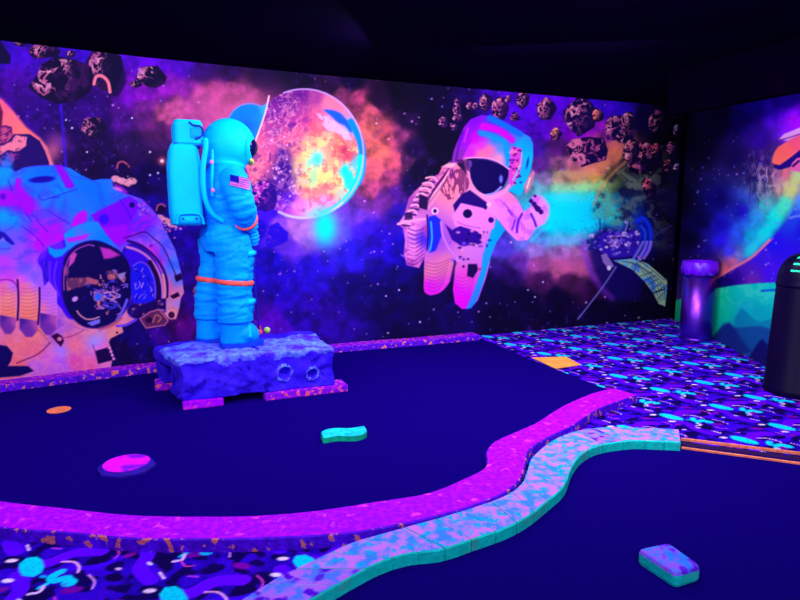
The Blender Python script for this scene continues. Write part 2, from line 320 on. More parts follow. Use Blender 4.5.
    p.poly([(316,113),(330,116),(338,124),(348,132),(352,140),(345,140),(336,132),(326,130),(322,122)], (215, 170, 215), .75, 1.5, tex=lambda x, y: sstep(.42, .6, ridge(x, y, 5, 77)))
    p.stroke([(351,122),(358,135),(362,150),(362,168),(358,182)], 7, (0, 120, 255), 1, 1.6)
    p.stroke([(361,158),(360,172),(355,186),(346,199),(334,208),(322,215)], 7, (0, 215, 235), 1, 1.8, w2=4)
    p.stroke([(345,170),(349,178),(351,186)], 8, (20, 225, 235), .9, 2)
    p.glow(317, 160, 6, 6, (60, 240, 220), .8); p.glow(313, 182, 3, 8, (140, 240, 160), .7)
    p.stroke(disc[50:72]+disc[:22], 1.6, (200, 150, 220), .85, smooth=False)
    p.stroke(disc[10:24], 2.6, (200, 190, 250), .8, smooth=False)
    for i in range(34):
        x, y = r.gauss(285, 9), r.gauss(178, 16); p.ell(x, y, 1.1, 1.1, (235, 160, 220), .8)
    for i in range(60):
        x, y = r.uniform(268, 300), r.uniform(92, 145); p.stroke([(x, y), (x+r.uniform(-2, 2), y+r.uniform(-2, 3)), (x+r.uniform(-3, 3), y+r.uniform(0, 3))], .7, (240, 150, 180), .6)
    # cyan glow under planet
    p.glow(324, 226, 18, 17, (170, 150, 250), .7); p.glow(325, 228, 11, 17, (0, 225, 250), 1, 0, 1.4)
    # dark asteroid left of planet
    asteroid(p, 265, 196, 15, 16, 21, 20, base=(32, 0, 120), hi=(190, 40, 170), cov=.5)
    asteroid(p, 275, 236, 12, 13, 22, 20, base=(30, 0, 190), hi=(120, 40, 200), cov=.6, amt=.4)
    # blue crescent by the statue's helmet
    p.poly([(222,132),(227,120),(233,111),(241,105.5),(251,104),(261,106.5),(267,103),(269,97),(265.5,112),(258,134),(249,156),(243,166),(230,160)], field([(235,112,0,110,245),(255,110,0,110,250),(245,130,0,85,230),(255,135,20,110,240),(263,108,40,150,240)]), 1, .9)
    p.stroke([(228,119),(234,110.5),(242,105),(252,103.5),(261,106)], 1, (90, 150, 250), .8)
    p.stroke([(269,96),(265.5,112),(258,134),(249,156),(243,166)], 1.6, (250, 190, 190), .95)
    # ---------------- asteroids upper right
    R = [(458,103,4,6),(457,110,5,6),(458,118,6,4),(443,122,5,6),(454,127,4,4),(470,106,4,4),(476,106,4,4),(486,102,7,9),(500,108,9,13),(508,99,4,4),(515,117,5,5),(523,100,7,9),(547,109,10,13)]
    for i, a in enumerate(R): asteroid(p, *a, 30+i, base=(22, 4, 60), cov=.46, hi=(190, 85, 130))
    asteroid(p, 581, 117, 17, 19, 51, base=(18, 3, 62), cov=.49)
    asteroid(p, 556, 134, 6, 7, 52, hi=(250, 130, 120), cov=.3)
    asteroid(p, 598, 115, 6, 7, 53, hi=(250, 120, 110), cov=.35)
    asteroid(p, 615, 128, 11, 13, 54, base=(18, 3, 60), cov=.48); asteroid(p, 628, 122, 9, 10, 55, cov=.48); asteroid(p, 625, 136, 9, 8, 56, cov=.48)
    p.poly([(566,146),(573,139),(588,137),(604,138),(608,150),(606,160),(594,163),(582,167),(572,160)], (18, 4, 60), 1, .8)
    p.poly([(566,146),(573,139),(580,138),(586,150),(586,163),(580,166),(572,160)], (225, 110, 150), .95, .8, tex=lambda x, y: sstep(.48, .66, ridge(x, y, 6, 61)))
    p.poly([(580,139),(604,139),(607,150),(605,160),(590,163),(586,160)], (200, 80, 140), .8, .8, tex=lambda x, y: sstep(.6, .75, ridge(x, y, 6, 62)))
    # galaxy / planet texture behind the right asteroids
    gl = [(592,215),(600,190),(615,172),(640,155),(690,140),(690,260),(660,250),(625,232)]
    p.poly(gl, (130, 150, 110), .55, 6, tex=lambda x, y: sstep(.5, .75, ridge(x, y, 12, 66, 4))*sstep(682, 640, x))
    p.poly(gl, (10, 10, 60), .8, 6, tex=lambda x, y: sstep(.48, .7, fbm(x, y, 12, 67, 4)))
    p.stroke([(594,205),(600,190),(612,174),(628,160)], 2.5, (240, 150, 90), .6, 2)
    asteroid(p, 645, 158, 21, 17, 57, base=(8, 1, 34), cov=.52, hi=(225, 100, 120))
    asteroid(p, 631, 152, 9, 13, 58, cov=.46, hi=(235, 120, 130)); asteroid(p, 657, 122, 9, 13, 59, base=(8, 1, 34), cov=.54, hi=(190, 90, 120))
    asteroid(p, 656, 150, 7, 7, 60, base=(8, 1, 34), cov=.46, hi=(220, 80, 70)); asteroid(p, 649, 187, 7, 11, 61, -20, base=(10, 2, 40), cov=.45, hi=(220, 90, 100))
    asteroid(p, 668, 166, 5, 7, 62, base=(8, 1, 34), cov=.5, hi=(190, 80, 70)); asteroid(p, 677, 168, 4, 5, 63, base=(8, 1, 34), cov=.46, hi=(170, 160, 220)); asteroid(p, 677, 131, 4, 7, 64, base=(8, 1, 34), cov=.5, hi=(160, 140, 190)); asteroid(p, 672, 148, 6, 7, 65, cov=.5)
    # ---------------- satellite
    p.poly([(588,240),(590,262),(600,285),(615,300),(640,300),(640,240),(605,225)], (16, 4, 90), .85, 5)
    p.stroke([(583,242),(587,262),(598,284),(612,298)], 5, (120, 40, 190), .6, 4)
    p.glow(643, 232, 9, 17, (0, 30, 200), .9, -10); p.stroke([(636,222),(643,218),(650,228),(650,243),(643,255)], 3.5, (10, 50, 235), 1, 1.2); p.stroke([(641,226),(645,232),(645,243)], 2, (40, 90, 240), .8)
    p.poly([(597,238),(604,232),(620,233),(636,230),(640,236),(641,250),(634,256),(612,258),(600,252)], (50, 20, 170), 1, 1)
    p.poly([(607,236),(621,235),(623,246),(609,248)], (190, 130, 190), .9, .8, tex=lambda x, y: .35+.65*sstep(.4, .6, ridge(x, y, 4, 13)))
    for x, y, s in ((610,231,2.6),(600,231,2.2),(626,222,1.8),(624,234,3.2),(630,236,2.8),(637,233,3.2),(628,244,3.5),(588,244,2),(586,248,2),(592,236,3),(596,246,3.4),(640,258,3),(615,254,2.4)):
        p.ell(x, y, s, s*.8, r.choice([(190,170,240),(150,120,240),(210,180,230)]), .9, tex=lambda x, y: .4+.6*sstep(.4, .6, vnoise(x/1.5, y/1.5, 5)))
    p.poly([(585,240),(600,236),(600,252),(590,254)], (20, 10, 130), .8, 1, tex=lambda x, y: sstep(.4, .6, vnoise(x/3, y/3, 8)))
    for i in range(80):
        x, y = r.gauss(618, 13), r.gauss(242, 6); p.ell(x, y, r.uniform(.8, 1.7), r.uniform(.6, 1.3), r.choice([(150,120,235),(90,70,230),(225,190,230),(20,5,100),(20,5,100),(60,40,210)]), .85, r.uniform(-30, 30))
    p.stroke([(600,232),(600,219)], .9, (20, 20, 90)); p.stroke([(625,232),(628,222)], .9, (180,160,220))
    for k in range(3): p.stroke([(634+k*5,258),(639+k*5,250),(643+k*4,242)], 3, (120+20*k, 110, 235), .9)
    p.poly([(601,255),(606,253),(614,266),(609,270),(603,262)], (140, 110, 180), 1, .8); p.ell(609, 268, 2, 2.4, (230, 220, 230))
    p.stroke([(616,267),(602,288),(578,319)], 1.5, (110, 110, 190), .9); p.stroke([(652,238),(662,231),(672,225)], .8, (80, 60, 150), .7)
    wing = [(614,260.5),(632,258.5),(648,264),(661,275),(667,281),(667,290),(665,306),(659,304),(653,293),(645,282),(633,270)]
    p.poly(wing, (110, 185, 205), 1, .8)
    p.poly(wing, (215, 220, 100), .55, .8, tex=lambda x, y: sstep(.35, .6, fbm(x, y, 5, 4, 2)))
    p.poly(wing, (50, 120, 220), .75, .8, tex=lambda x, y: sstep(.55, .7, fbm(x, y, 7, 40, 2)))
    for k in range(7):
        t = k/6; p.stroke([(634+19*t, 271+24*t+2), (640+27*t, 262+14*t), (664, 280)] if k == 0 else [(636+22*t, 272+27*t), (650+17*t, 268+22*t)], .7, (30, 50, 90), .8)
    for k in range(1, 5): p.stroke([(616+k*5, 261+k*.5), (632+k*5, 262+k*3), (652+k*2.8, 290-k*1.5), (657+k*2, 303-k)], .6, (30, 60, 100), .7)
    p.stroke([(652,293),(665,289)], 1.2, (20, 10, 60))
    # ---------------- floating astronaut (centre)
    wr = lambda s, sd, lo=.5, hi=.72: (lambda x, y: sstep(lo, hi, ridge(x, y, s, sd, 3)))
    suit = field([(430,180,200,100,140),(445,175,215,110,140),(410,205,150,70,150),(412,225,220,120,190),(415,250,220,110,190),(418,262,200,90,180),(450,190,230,120,140),(470,200,240,140,180),(495,205,240,130,200),(515,215,235,120,225),(520,232,245,130,225),(540,215,240,150,230),(510,196,235,120,180),(430,270,215,110,150),(445,265,215,110,150),(430,288,220,20,210),(440,240,150,70,190),(465,255,200,110,190),(480,250,200,110,210),(465,280,225,60,190),(462,300,235,0,235),(458,290,225,20,225),(425,240,60,30,200)])
    p.poly([(444,168),(456,163),(470,178),(485,196),(505,189),(514,196),(500,216),(493,240),(489,262),(455,268),(424,262),(426,235),(424,210),(430,185)], suit, 1, .9)
    la = [(453,164),(442,167),(439,174),(431,178),(423,184),(415,191),(409,198),(406,208),(404,215),(398,224),(403,228),(405,240),(404,255),(407,265),(419,268),(424,258),(428,232),(440,212),(456,186)]
    p.poly(la, suit, 1, .9)
    p.poly(la, (150, 50, 150), .8, .8, tex=lambda x, y: sstep(.5, .7, fbm(x+y*.5, (y-x*.4)*1.2, 12, 23, 3)))
    for k in range(11):
        x0, y0 = 449-k*1.6, 168+k*2.2; p.stroke([(x0, y0), (x0-5, y0+9), (x0-6, y0+17)], 1.3, (70, 10, 90), .7); p.stroke([(x0+1.5, y0+2), (x0-3.5, y0+11), (x0-4, y0+18)], .9, (250, 170, 180), .6)
    for k in range(9): p.stroke([(408, 228+k*4.4), (415, 231+k*4.2), (423, 229+k*3.6)], 1.1, (80, 20, 120), .7)
    for k in range(7): p.stroke([(409, 226+k*5), (415, 228+k*4.8)], 1.2, (245, 160, 210), .6)
    for k in range(9):
        t = k/8; x0, y0 = 428-24*t, 181+44*t
        p.stroke([(x0-2, y0-3), (x0+5-2*t, y0-4), (x0+9-3*t, y0)], 2, (235, 150, 180), .9); p.stroke([(x0-2, y0), (x0+6, y0+1)], 1.6, (30, 5, 80), .9)
    p.poly([(419,194),(428,197),(427,210),(419,208)], (30, 5, 60), 1, 1); p.poly([(404,213),(412,212),(413,219),(405,219)], (30, 5, 70), .9, 1)
    p.stroke([(398,224),(410,221),(425,219)], 2.2, (230, 140, 180)); p.ell(435, 211, 3.5, 3.5, (230, 170, 210)); p.ell(435, 211, 1.8, 2, (20, 0, 80))
    p.poly([(428,217),(435,215),(441,220),(442,235),(436,250),(430,255),(428,240)], (20, 30, 215), 1, 1.2); p.stroke([(431,222),(432,238),(430,250)], 1.8, (40, 150, 250)); p.stroke([(441,222),(443,236),(450,250),(458,258)], 2, (190, 110, 230)); p.stroke([(427,215),(428,235),(427,250)], 1.4, (20, 0, 90))
    # legs
    p.poly([(425,260),(424,278),(424,290),(427,294),(432,295),(441,292),(449,283),(454,271),(457,262),(448,254),(432,252)], suit, 1, .9, smooth=True)
    cy = [(495,216),(505,230),(496,243),(491,256),(487,270),(483,284),(477,301),(471,308),(466,309),(474,290),(481,270),(483,254),(489,238)]
    p.poly([(455,268),(453,290),(455,303),(462,309),(470,308),(478,300),(486,278),(490,262),(484,250),(458,258)], suit, 1, .9)
    p.poly(cy, field([(497,230,0,160,255),(485,270,20,150,250),(472,300,40,130,245)]), 1, 1.)
    for k in range(9): p.stroke([(426,262+k*3.4), (436,264+k*3.4), (450-k*.8,259+k*3)], .8, (120, 30, 120), .5)
    for k in range(9): p.stroke([(455,276+k*3.5), (464,278+k*3.5), (475-k*.6,273+k*3.2)], .8, (150, 20, 170), .5)
    p.poly([(452,282),(455,268),(457,262),(454,262),(450,280)], (20, 0, 80), .8, 1)
    # right arm and glove
    ra = [(494,194),(507,190),(517,199),(524,212),(531,206),(530,200),(535,194),(544,197),(550,206),(549,216),(544,224),(536,228),(528,240),(517,241),(506,230),(496,217)]
    p.poly(ra, suit, 1, .9); p.poly(ra, (190, 80, 225), .5, .8, tex=lambda x, y: sstep(.45, .7, fbm(x, y, 8, 81, 3)))
    for k in range(8): p.stroke([(500+k*3.2, 200+k*3.4), (506+k*2.6, 205+k*3.2), (509+k*2.2, 212+k*3)], 1., (150, 50, 210), .55)
    for q in (([(522,214),(518,222),(517,232)],2.4),([(531,214),(534,220),(536,226)],2.4),([(515,220),(512,230)],1.4),([(508,210),(512,215)],1.2)): p.stroke(q[0], q[1], (90, 10, 190), .9)
    for x, y, s in ((531,201,2.2),(535,196,1.4),(534,204,2.4),(538,209,3),(541,212,2.4),(536,207,2.4)): p.ell(x, y, s, s, (50, 0, 110))
    p.stroke([(541,197),(547,203),(549,214),(545,223)], 2, (170, 200, 250), .8)
    p.stroke([(548,222),(540,232),(531,241)], 3, (60, 190, 245), .7, 1.2)
    # hood, helmet
    hood = [(451,164),(454,150),(459,138),(464,127),(471,119),(482,115),(493,117),(506,123),(523,133),(530,137),(533,144),(533,157),(531,170),(526,183),(521,196),(507,190),(512,160),(500,160),(470,158),(462,163)]
    p.poly(hood, field([(455,155,120,30,160),(462,135,130,0,210),(475,120,120,0,240),(490,122,90,40,250),(485,130,180,0,240),(505,132,120,40,250),(470,140,160,0,220),(520,145,0,170,250),(528,160,0,190,250),(522,185,0,185,250),(512,140,90,100,250),(458,160,120,40,140)]), 1, .9)
    p.stroke([(490,118),(504,125),(520,134)], 6, (0, 110, 255), .9, 1.2); p.stroke([(483,126),(498,130),(512,140)], 6, (205, 0, 235), .95, 1.5)
    p.stroke([(463,132),(459,145),(456,160)], 2, (60, 0, 120), .6, 1); p.stroke([(468,128),(464,142)], 1.5, (200, 60, 230), .7)
    dome = [(462,159),(468,147),(476,137),(490,136),(505,140),(512,150),(511,168),(500,163),(485,158),(472,157)]
    p.poly(dome, field([(470,152,190,30,200),(480,145,210,40,200),(490,150,240,100,150),(482,154,240,110,140),(500,158,240,140,170),(502,148,60,140,250),(508,155,30,150,250),(495,139,20,130,255),(480,137,170,20,220)]), 1, 1)
    p.stroke([(480,133),(493,136),(505,143),(508,155),(509,166)], 6, (0, 150, 252), .85, 1.5)
    p.ell(475, 138, 4, 6, (190, 0, 230), .8, 10, 1.5)
    p.poly([(511,146),(521,148),(523,160),(520,172),(514,184),(508,190),(509,170)], (215, 60, 190), 1, 1)
    for i in range(34): p.ell(r.uniform(510, 521), r.uniform(148, 186), 1.3, 1.1, r.choice([(90,0,90),(240,130,180),(60,0,120),(250,110,130)]), .85)
    p.stroke([(522,152),(520,165),(513,180)], 1.2, (120, 200, 250)); p.ell(527.5, 163, 1.2, 6, (20, 60, 160), 1, 12)
    p.poly([(533,170),(535,173),(530,189),(526,194),(524,186),(529,176)], (205, 120, 150), 1, .8); p.stroke([(530,178),(527,188)], 1.2, (240, 230, 190))
    p.stroke([(465,160),(472,180),(485,196),(500,195),(509,186)], 4, (235, 140, 190), .95, 1)
    vis = [(472,162),(485,160),(499,164),(508,170),(507,180),(501,189),(490,194.5),(480,192),(473,184),(470,173)]
    p.poly(vis, (12, 0, 74), 1, .9, smooth=True); p.stroke([(466,158),(480,157.5),(495,160),(509,169)], 1.3, (230, 150, 190)); p.ell(501, 179, 1.8, 4, (110, 110, 230), .9); p.stroke([(486,195),(494,193),(501,187)], 2, (150, 150, 240), .9)
    p.ell(469, 164, 3, 4, (110, 60, 160), .8); p.poly([(456,160),(468,159),(470,172),(462,168)], (50, 5, 70), .7, 1.5)
    p.poly([(441,167),(448,163),(457,163),(452,168)], (240, 160, 170), .9, 1)
    p.poly([(450,170),(466,168),(470,186),(462,196),(448,200),(440,190)], (90, 20, 80), .75, .9, tex=lambda x, y: sstep(.5, .66, ridge(x*1.5, y*.5, 5, 19, 2)))
    # chest pack
    p.poly([(462,194),(470,190),(482,199),(489,204),(486,210),(470,206),(455,213),(453,205)], (30, 0, 100), 1, 1)
    p.poly([(461,203),(483,208),(496,217),(494,228),(485,234),(470,230),(455,226),(452,216)], (225, 120, 205), 1, .9)
    p.ell(467.5, 213.6, 4.6, 4.4, (16, 0, 66)); p.ell(491, 220, 2.8, 2.8, (40, 0, 120)); p.stroke([(457,222),(468,226),(480,228)], 1, (160, 60, 180), .8); p.ell(489, 204.5, 2.5, 2.5, (250, 170, 220))
    p.poly([(445,224),(452,230),(460,226),(470,229),(481,233),(482,243),(474,246),(462,246),(452,240)], (40, 0, 130), 1, 1)
    for i in range(40): p.ell(r.uniform(450, 490), r.uniform(230, 262), r.uniform(1, 2.2), r.uniform(.8, 1.6), r.choice([(40,0,130),(190,100,220),(120,60,220),(20,0,80),(225,130,190)]), .8)
    p.poly([(464,247),(472,245),(477,250),(475,258),(467,258)], (200, 110, 200), .95, 1)
    p.poly([(468,264),(477,264),(478,270),(473,278),(467,276)], (24, 0, 70), 1, .9); p.ell(463.5, 266.5, 1.2, 1.2, (30, 0, 60)); p.ell(480, 269, 1.5, 1.5, (200, 30, 90))
    # ---------------- large astronaut (left)
    BF = [(-20,180,0,130,255),(5,178,0,140,255),(15,180,40,110,255),(30,178,0,110,255),(45,172,0,100,255),(60,190,0,130,255),(80,182,0,110,255),(95,190,0,105,255),(35,195,0,130,255),(45,205,20,120,255),(60,205,20,115,255),(75,205,20,115,255),(100,197,0,115,255),(115,190,30,110,255),(85,215,20,120,255),(3,196,150,0,230),(12,192,130,10,240),(20,205,150,0,240),(28,208,160,0,235),(30,200,150,0,240),(38,212,150,40,240),(5,217,0,160,255),(15,220,0,150,255),(25,222,70,90,250),(50,215,120,60,245),(55,225,170,10,240),(45,235,180,0,240),(35,230,170,20,240),(60,238,190,0,240),(12,238,110,80,250),(5,245,60,110,255),(20,250,150,75,245),(30,255,150,60,245),(40,245,190,0,235),(5,262,190,60,240),(25,270,140,90,250),(35,275,140,90,250),(10,275,240,70,220),(20,280,235,90,210),(45,300,190,90,250),(40,290,170,90,250),(5,300,255,130,140),(28,300,245,120,160),(30,290,160,130,240),(50,315,190,90,230),(55,325,150,70,200),(20,345,250,120,125),(35,335,255,125,120),(35,350,250,110,130),(62,332,160,90,230),(75,345,250,110,140),(65,335,225,110,150),(60,352,180,130,250),(50,358,225,100,220),(90,330,225,130,160),(95,340,160,150,250),(85,322,240,120,130),(100,350,230,110,220),(75,362,235,80,170),(60,366,190,90,240),(35,366,200,100,230),(20,362,255,110,120),(90,365,240,90,160),(112,352,230,120,140),(118,332,240,130,120),(145,205,150,70,240),(130,225,160,0,235),(145,225,160,10,235),(155,235,140,90,250),(162,245,100,100,250),(172,265,60,130,255),(178,280,100,120,240),(160,262,215,60,220),(150,245,190,60,225),(165,285,240,100,160),(176,295,245,120,150),(182,290,220,130,190),(175,310,240,130,140),(178,305,130,140,240),(110,230,150,0,235),(95,232,0,140,255),(80,232,20,140,255),(72,240,0,140,255),(110,242,100,90,250)]
    body = [(-40,165),(0,168),(10,167.5),(15,172),(25,167.5),(37,166),(56,165.6),(70,168),(81,175),(92.5,180.6),(101,179),(112,179),(113,186),(127,194),(142,199),(152,209),(161,220),(165,230),(175,249),(182,276),(184,293),(181,298),(179,309),(176,319),(168,318),(160,310),(144,311),(134,320),(122,326),(123,332),(111,338),(109,342),(113,356),(110,372),(-40,390)]
    bf = field(BF, 3.2, 1.5); p.poly(body, bf, 1, .9)
    p.poly(body, (255, 150, 170), .3, .9, tex=lambda x, y: sstep(.55, .75, ridge(x, y, 8, 14, 3))*sstep(285, 310, y))
    p.poly(body, (40, 60, 235), .4, .9, tex=lambda x, y: sstep(.66, .82, ridge(x, y*1.3, 26, 34, 3))*sstep(300, 250, y))
    p.poly(body, (235, 130, 255), .28, .9, tex=lambda x, y: sstep(.58, .8, fbm(x, y, 16, 35, 4))*sstep(205, 240, y))
    p.stroke([(-5,168),(8,168),(15,172),(25,168),(40,166),(56,165.6)], 1.2, (50, 70, 250), .8)
    p.ell(42, 179.5, 13, 3.3, (14, 0, 140), 1, -5, 1)
    p.poly([(54,165),(62,165.5),(67,173),(75,186),(72,188.5),(66,188),(61,178)], (130, 0, 250), 1, 1.2)
    p.poly([(16,178),(21,178.5),(21,186),(26,193),(34,203),(33,212),(28,216),(22,208),(17,196),(15,186)], (155, 0, 240), 1, 1.4)
    p.poly([(-20,191),(8,190),(15,194),(20,205),(8,206),(-20,204)], (160, 0, 235), .95, 1.6); p.ell(3, 196.5, 3, 3, (70, 0, 170), .9, 0, 1.5)
    p.ell(5, 172, 7, 16, (0, 150, 255), .6, 10, 4)
    for q in ([(8,180),(12,190)],[(38,195),(42,200),(50,198),(62,194),(77,189)],[(47,210),(58,217),(70,224)],[(32,215),(40,220)],[(22,226),(35,236),(44,246)],[(36,220),(48,232)],[(26,213),(32,222)],[(52,198),(60,197)]): p.stroke(q, 1., (40, 10, 170), .75)
    p.poly([(74,217),(79,212),(85,210),(88,214),(86,222),(78,225),(70,228)], (190, 0, 235), .95, 1.3)
    p.poly([(-30,246),(-10,232),(0,231),(5,233),(11,239),(15,244),(12,245),(6,241),(3,237),(0,240),(-20,250)], (20, 0, 150), .9, 1)
    p.stroke([(-8,249),(4,249),(10,248)], .9, (60, 20, 180), .6)
    # shoulder panel
    p.poly([(91,215),(106,207),(121,200),(130,197),(140,205),(136,214),(129,222),(128,240),(118,243),(104,236),(97,225)], (120, 0, 245), 1, 1)
    p.poly([(100,228),(112,226),(128,224),(128,241),(120,246),(110,240)], (165, 0, 235), .9, 2.5); p.ell(104, 219, 5, 5, (50, 0, 245), .95, 0, 1.2); p.ell(132, 205, 2.8, 3, (16, 0, 110)); p.stroke([(120,200),(128,212),(131,220)], 1.2, (60, 0, 200), .8); p.stroke([(121,200),(130,197),(139,204)], .9, (50,0,190), .8)
    p.poly([(113,183),(122,186),(128,192),(126,195),(116,190)], (150, 20, 200), .8, 1.5); p.ell(118, 189, 5, 1.6, (230, 110, 190), .8, 20)
    for i in range(22): p.ell(r.uniform(137, 150), r.uniform(201, 216), 1.3, 1.1, r.choice([(120,20,200),(210,120,220),(80,0,180)]), .7)
    # connector details right
    p.stroke([(124,238),(134,235),(145,232),(153,238),(163,247),(171,264),(178,281)], 1.3, (70, 0, 110), .95); p.stroke([(132,238),(144,236),(152,244),(162,262)], .8, (120, 20, 190), .6)
    p.ell(151, 246, 1.8, 1.6, (90, 0, 190)); p.poly([(174,276),(181,273),(183,279),(176,282)], (30, 0, 70), 1, .8); p.ell(152, 253, 6, 10, (225, 30, 215), .6, 40, 3)
    # helmet shell
    p.poly([(38,262),(40,255),(47,248),(56,244),(68,240),(68,262),(63,275),(62,290),(66,305),(74,318),(68,318),(60,307),(50,296),(44,284),(42,270)], (60, 0, 225), 1, 1, smooth=True)
    for q in ((45,262,46,280,52,292),(50,262,50,280,56,294),(57,262,54,278,59,296)): p.stroke([(q[0],q[1]),(q[2],q[3]),(q[4],q[5])], 1.6, (130, 60, 240), .7, 1.2)
    p.stroke([(46,262),(45,275),(50,288)], 1.5, (10, 0, 130), .8, 1)
    p.poly([(48,246),(54,249),(62,249),(66,247),(64,234),(74,228),(88,222),(98,222),(106,234),(121,253),(112,249),(100,243),(88,241),(76,244),(68,250),(62,256),(55,258),(49,253)], field([(52,252,0,150,255),(70,235,0,150,255),(90,228,20,140,255),(105,238,0,130,255),(80,236,90,110,250),(117,250,60,120,240)]), 1, 1)
    p.poly([(66,238),(74,237),(84,235),(90,233),(86,239),(76,241),(68,243)], (200, 20, 225), .9, 1.2)
    p.poly([(38,262),(44,247),(52,243),(62,240),(64,248),(56,250),(50,246),(44,258)], (140, 50, 240), .5, 2)
    # visor
    vis = [(64,264),(69,253),(77,246),(88,242),(99,242),(111,247),(121,253.5),(128,263),(131,275),(131,290),(128,304),(120,316),(112,322),(100,327),(85,326),(74,318),(66,305),(62.5,288)]
    p.stroke(catmull(vis)[:], 2.6, (30, 0, 120), 1, 1, smooth=False)
    p.poly(vis, (10, 0, 78), 1, 1, smooth=True)
    vt = lambda lo, hi, s, sd: (lambda x, y: sstep(lo, hi, ridge(x, y, s, sd, 3)))
    p.stroke([(64,290),(64,276),(68,260),(76,250),(88,245),(94,246)], 1.3, (170, 60, 190), .9)
    p.poly([(70,256),(74,252),(77,254),(74,262),(68,268)], (215, 70, 180), .95, 1.2); p.poly([(100,247),(110,249),(120,255),(112,258),(104,259)], (210, 50, 190), .95, 1.5)
    p.poly([(66,278),(78,278),(88,277),(98,280),(100,285),(90,284),(84,286),(76,288),(67,291)], (190, 90, 110), .95, 1.3, tex=lambda x, y: .5+.5*sstep(.35, .6, fbm(x, y, 5, 3)))
    p.ell(66, 271, 2.6, 5, (170, 80, 140), .8, 0, 1.5)
    p.poly([(106,271),(117,270),(119,276),(114,281),(108,279)], (215, 110, 120), .95, 1.2, tex=lambda x, y: .5+.5*sstep(.35, .6, fbm(x, y, 4, 6))); p.poly([(118,274),(126,272),(123,280),(119,279)], (180, 150, 210), .9, 1)
    for i in range(110):
        x, y = r.gauss(109, 8), r.gauss(293, 9)
        p.stroke([(x, y), (x+r.uniform(-4, 4), y+r.uniform(-3, 3)), (x+r.uniform(-5, 5), y+r.uniform(-3, 3))], r.uniform(.7, 1.6), r.choice([(200,110,190),(70,60,230),(40,0,120),(230,130,130),(150,110,240),(16,0,80),(16,0,80)]), .85)
    p.ell(98, 297, 4.8, 5, (150, 90, 160)); p.ell(98, 297, 3.4, 3.6, (40, 100, 240)); p.stroke([(98,302),(99,306)], 1.8, (220,120,110))
    p.stroke([(104,293),(112,292),(120,296),(110,299),(104,296)], 1, (220, 160, 230), .9)
    p.ell(75, 299, 3.2, 2.4, (210, 140, 225), 1, -30); p.stroke([(77,311),(80,315),(86,319),(93,319),(99,317)], 1.5, (230, 150, 170), .9); p.poly([(87,323),(95,320),(100,319),(100,323),(92,326)], (130, 120, 240), .9, .9)
    p.stroke([(127,300),(123,310),(117,320)], 3, (110, 90, 245), .9); p.stroke([(145,311),(135,320),(126,325),(117,326)], 2.6, (110, 60, 235), .95)
    p.stroke([(100,329),(112,325),(121,318)], 3, (170, 70, 110), .8, 1.4); p.stroke([(52,308),(62,320),(74,327),(88,330)], 1.4, (180, 90, 200), .8)
    # collar rings
    p.poly([(122,253),(127,245),(136,244),(148,252),(157,264),(163,280),(163,298),(156,308),(143,313),(133,318),(127,310),(132,296),(133,278),(129,262)], (36, 0, 170), 1, 1, smooth=True)
    p.poly([(124,252),(132,247),(142,252),(150,262),(140,262),(131,268)], (60, 0, 225), .9, 1.5)
    p.poly([(131,268),(140,262),(150,268),(156,282),(157,296),(150,302),(138,304),(132,298)], (25, 20, 235), .95, 1.3, smooth=True)
    for i in range(34):
        x, y = r.uniform(134, 153), r.uniform(268, 300)
        p.stroke([(x, y), (x+r.uniform(-3, 3), y+r.uniform(-6, 6))], .9, r.choice([(150,110,240),(110,60,220),(200,140,230),(10,0,120)]), .85)
    p.stroke([(133,266),(140,262),(147,265),(152,273),(155,285),(155,298)], 1.5, (130, 70, 230), .9)
    p.stroke([(127,247),(137,250),(148,257),(157,269),(162,284),(163,300)], 2.6, (215, 120, 200), 1, .9); p.stroke([(150,262),(157,277),(159,292),(157,304)], 4, (24, 0, 60), 1, 1)
    p.stroke([(128,241),(140,245),(152,254),(162,267),(167,282),(167,297)], 2.6, (40, 0, 110), 1, .9); p.stroke([(163,275),(165,290),(164,302)], 2.4, (240, 150, 150), 1, .9)
    p.poly([(133,318),(127,312),(132,304),(144,304),(156,300),(166,298),(166,310),(158,309),(146,314),(138,319)], (26, 0, 90), 1, 1)
    for i in range(26): p.ell(r.uniform(128, 165), r.uniform(300, 316), 1.6, 1.2, r.choice([(110,40,120),(60,20,170),(170,90,140),(20,0,70)]), .8)
    p.poly([(140,319),(150,312),(159,309),(163,312),(168,320),(165,325),(146,328)], (95, 34, 90), 1, 1); p.stroke([(140,319),(150,312),(159,309.5),(168,320.5),(165,325),(146,328),(140,319)], 1.2, (205, 110, 140), .9, smooth=False); p.ell(149, 320, 3.6, 3, (40, 0, 70)); p.stroke([(153,322),(156,315),(161,318),(158,322)], 1.4, (220, 120, 90), .8)
    p.ell(171.5, 314.5, 5, 5, (240, 150, 160)); p.ell(171.5, 315, 3.2, 3.4, (60, 10, 70)); p.poly([(170,296),(178,292),(180,296),(173,299)], (30, 0, 60), 1, .8)
    # fingers of the gauntlet
    for (x0, x1, yb, yc) in ((0,16.5,334,316),(19.5,38.5,337,319),(40,57,335,314)):
        fc = field([(x0,290,240,110,170),((x0+x1)/2,300,255,150,130),(x1,300,245,130,160),((x0+x1)/2,312,255,135,110),(x1,285,190,110,240)]) if x0 < 39 else field([(45,292,180,100,250),(52,300,190,110,250),(43,310,240,130,170),(50,312,210,110,220)])
        p.poly([(x0,284 if x0 < 39 else 292),((x0+x1)/2,281),(x1,286 if x0 < 39 else 292),(x1,yb-8),((x0+x1)/2+3,yb),((x0+x1)/2-3,yb),(x0,yb-8)], fc, 1, 1)
        for k in range(9): p.stroke([(x0+2, 288+k*3.6), ((x0+x1)/2, 289+k*3.6), (x1-2, 287+k*3.6)], 1, (190, 60, 120), .4)
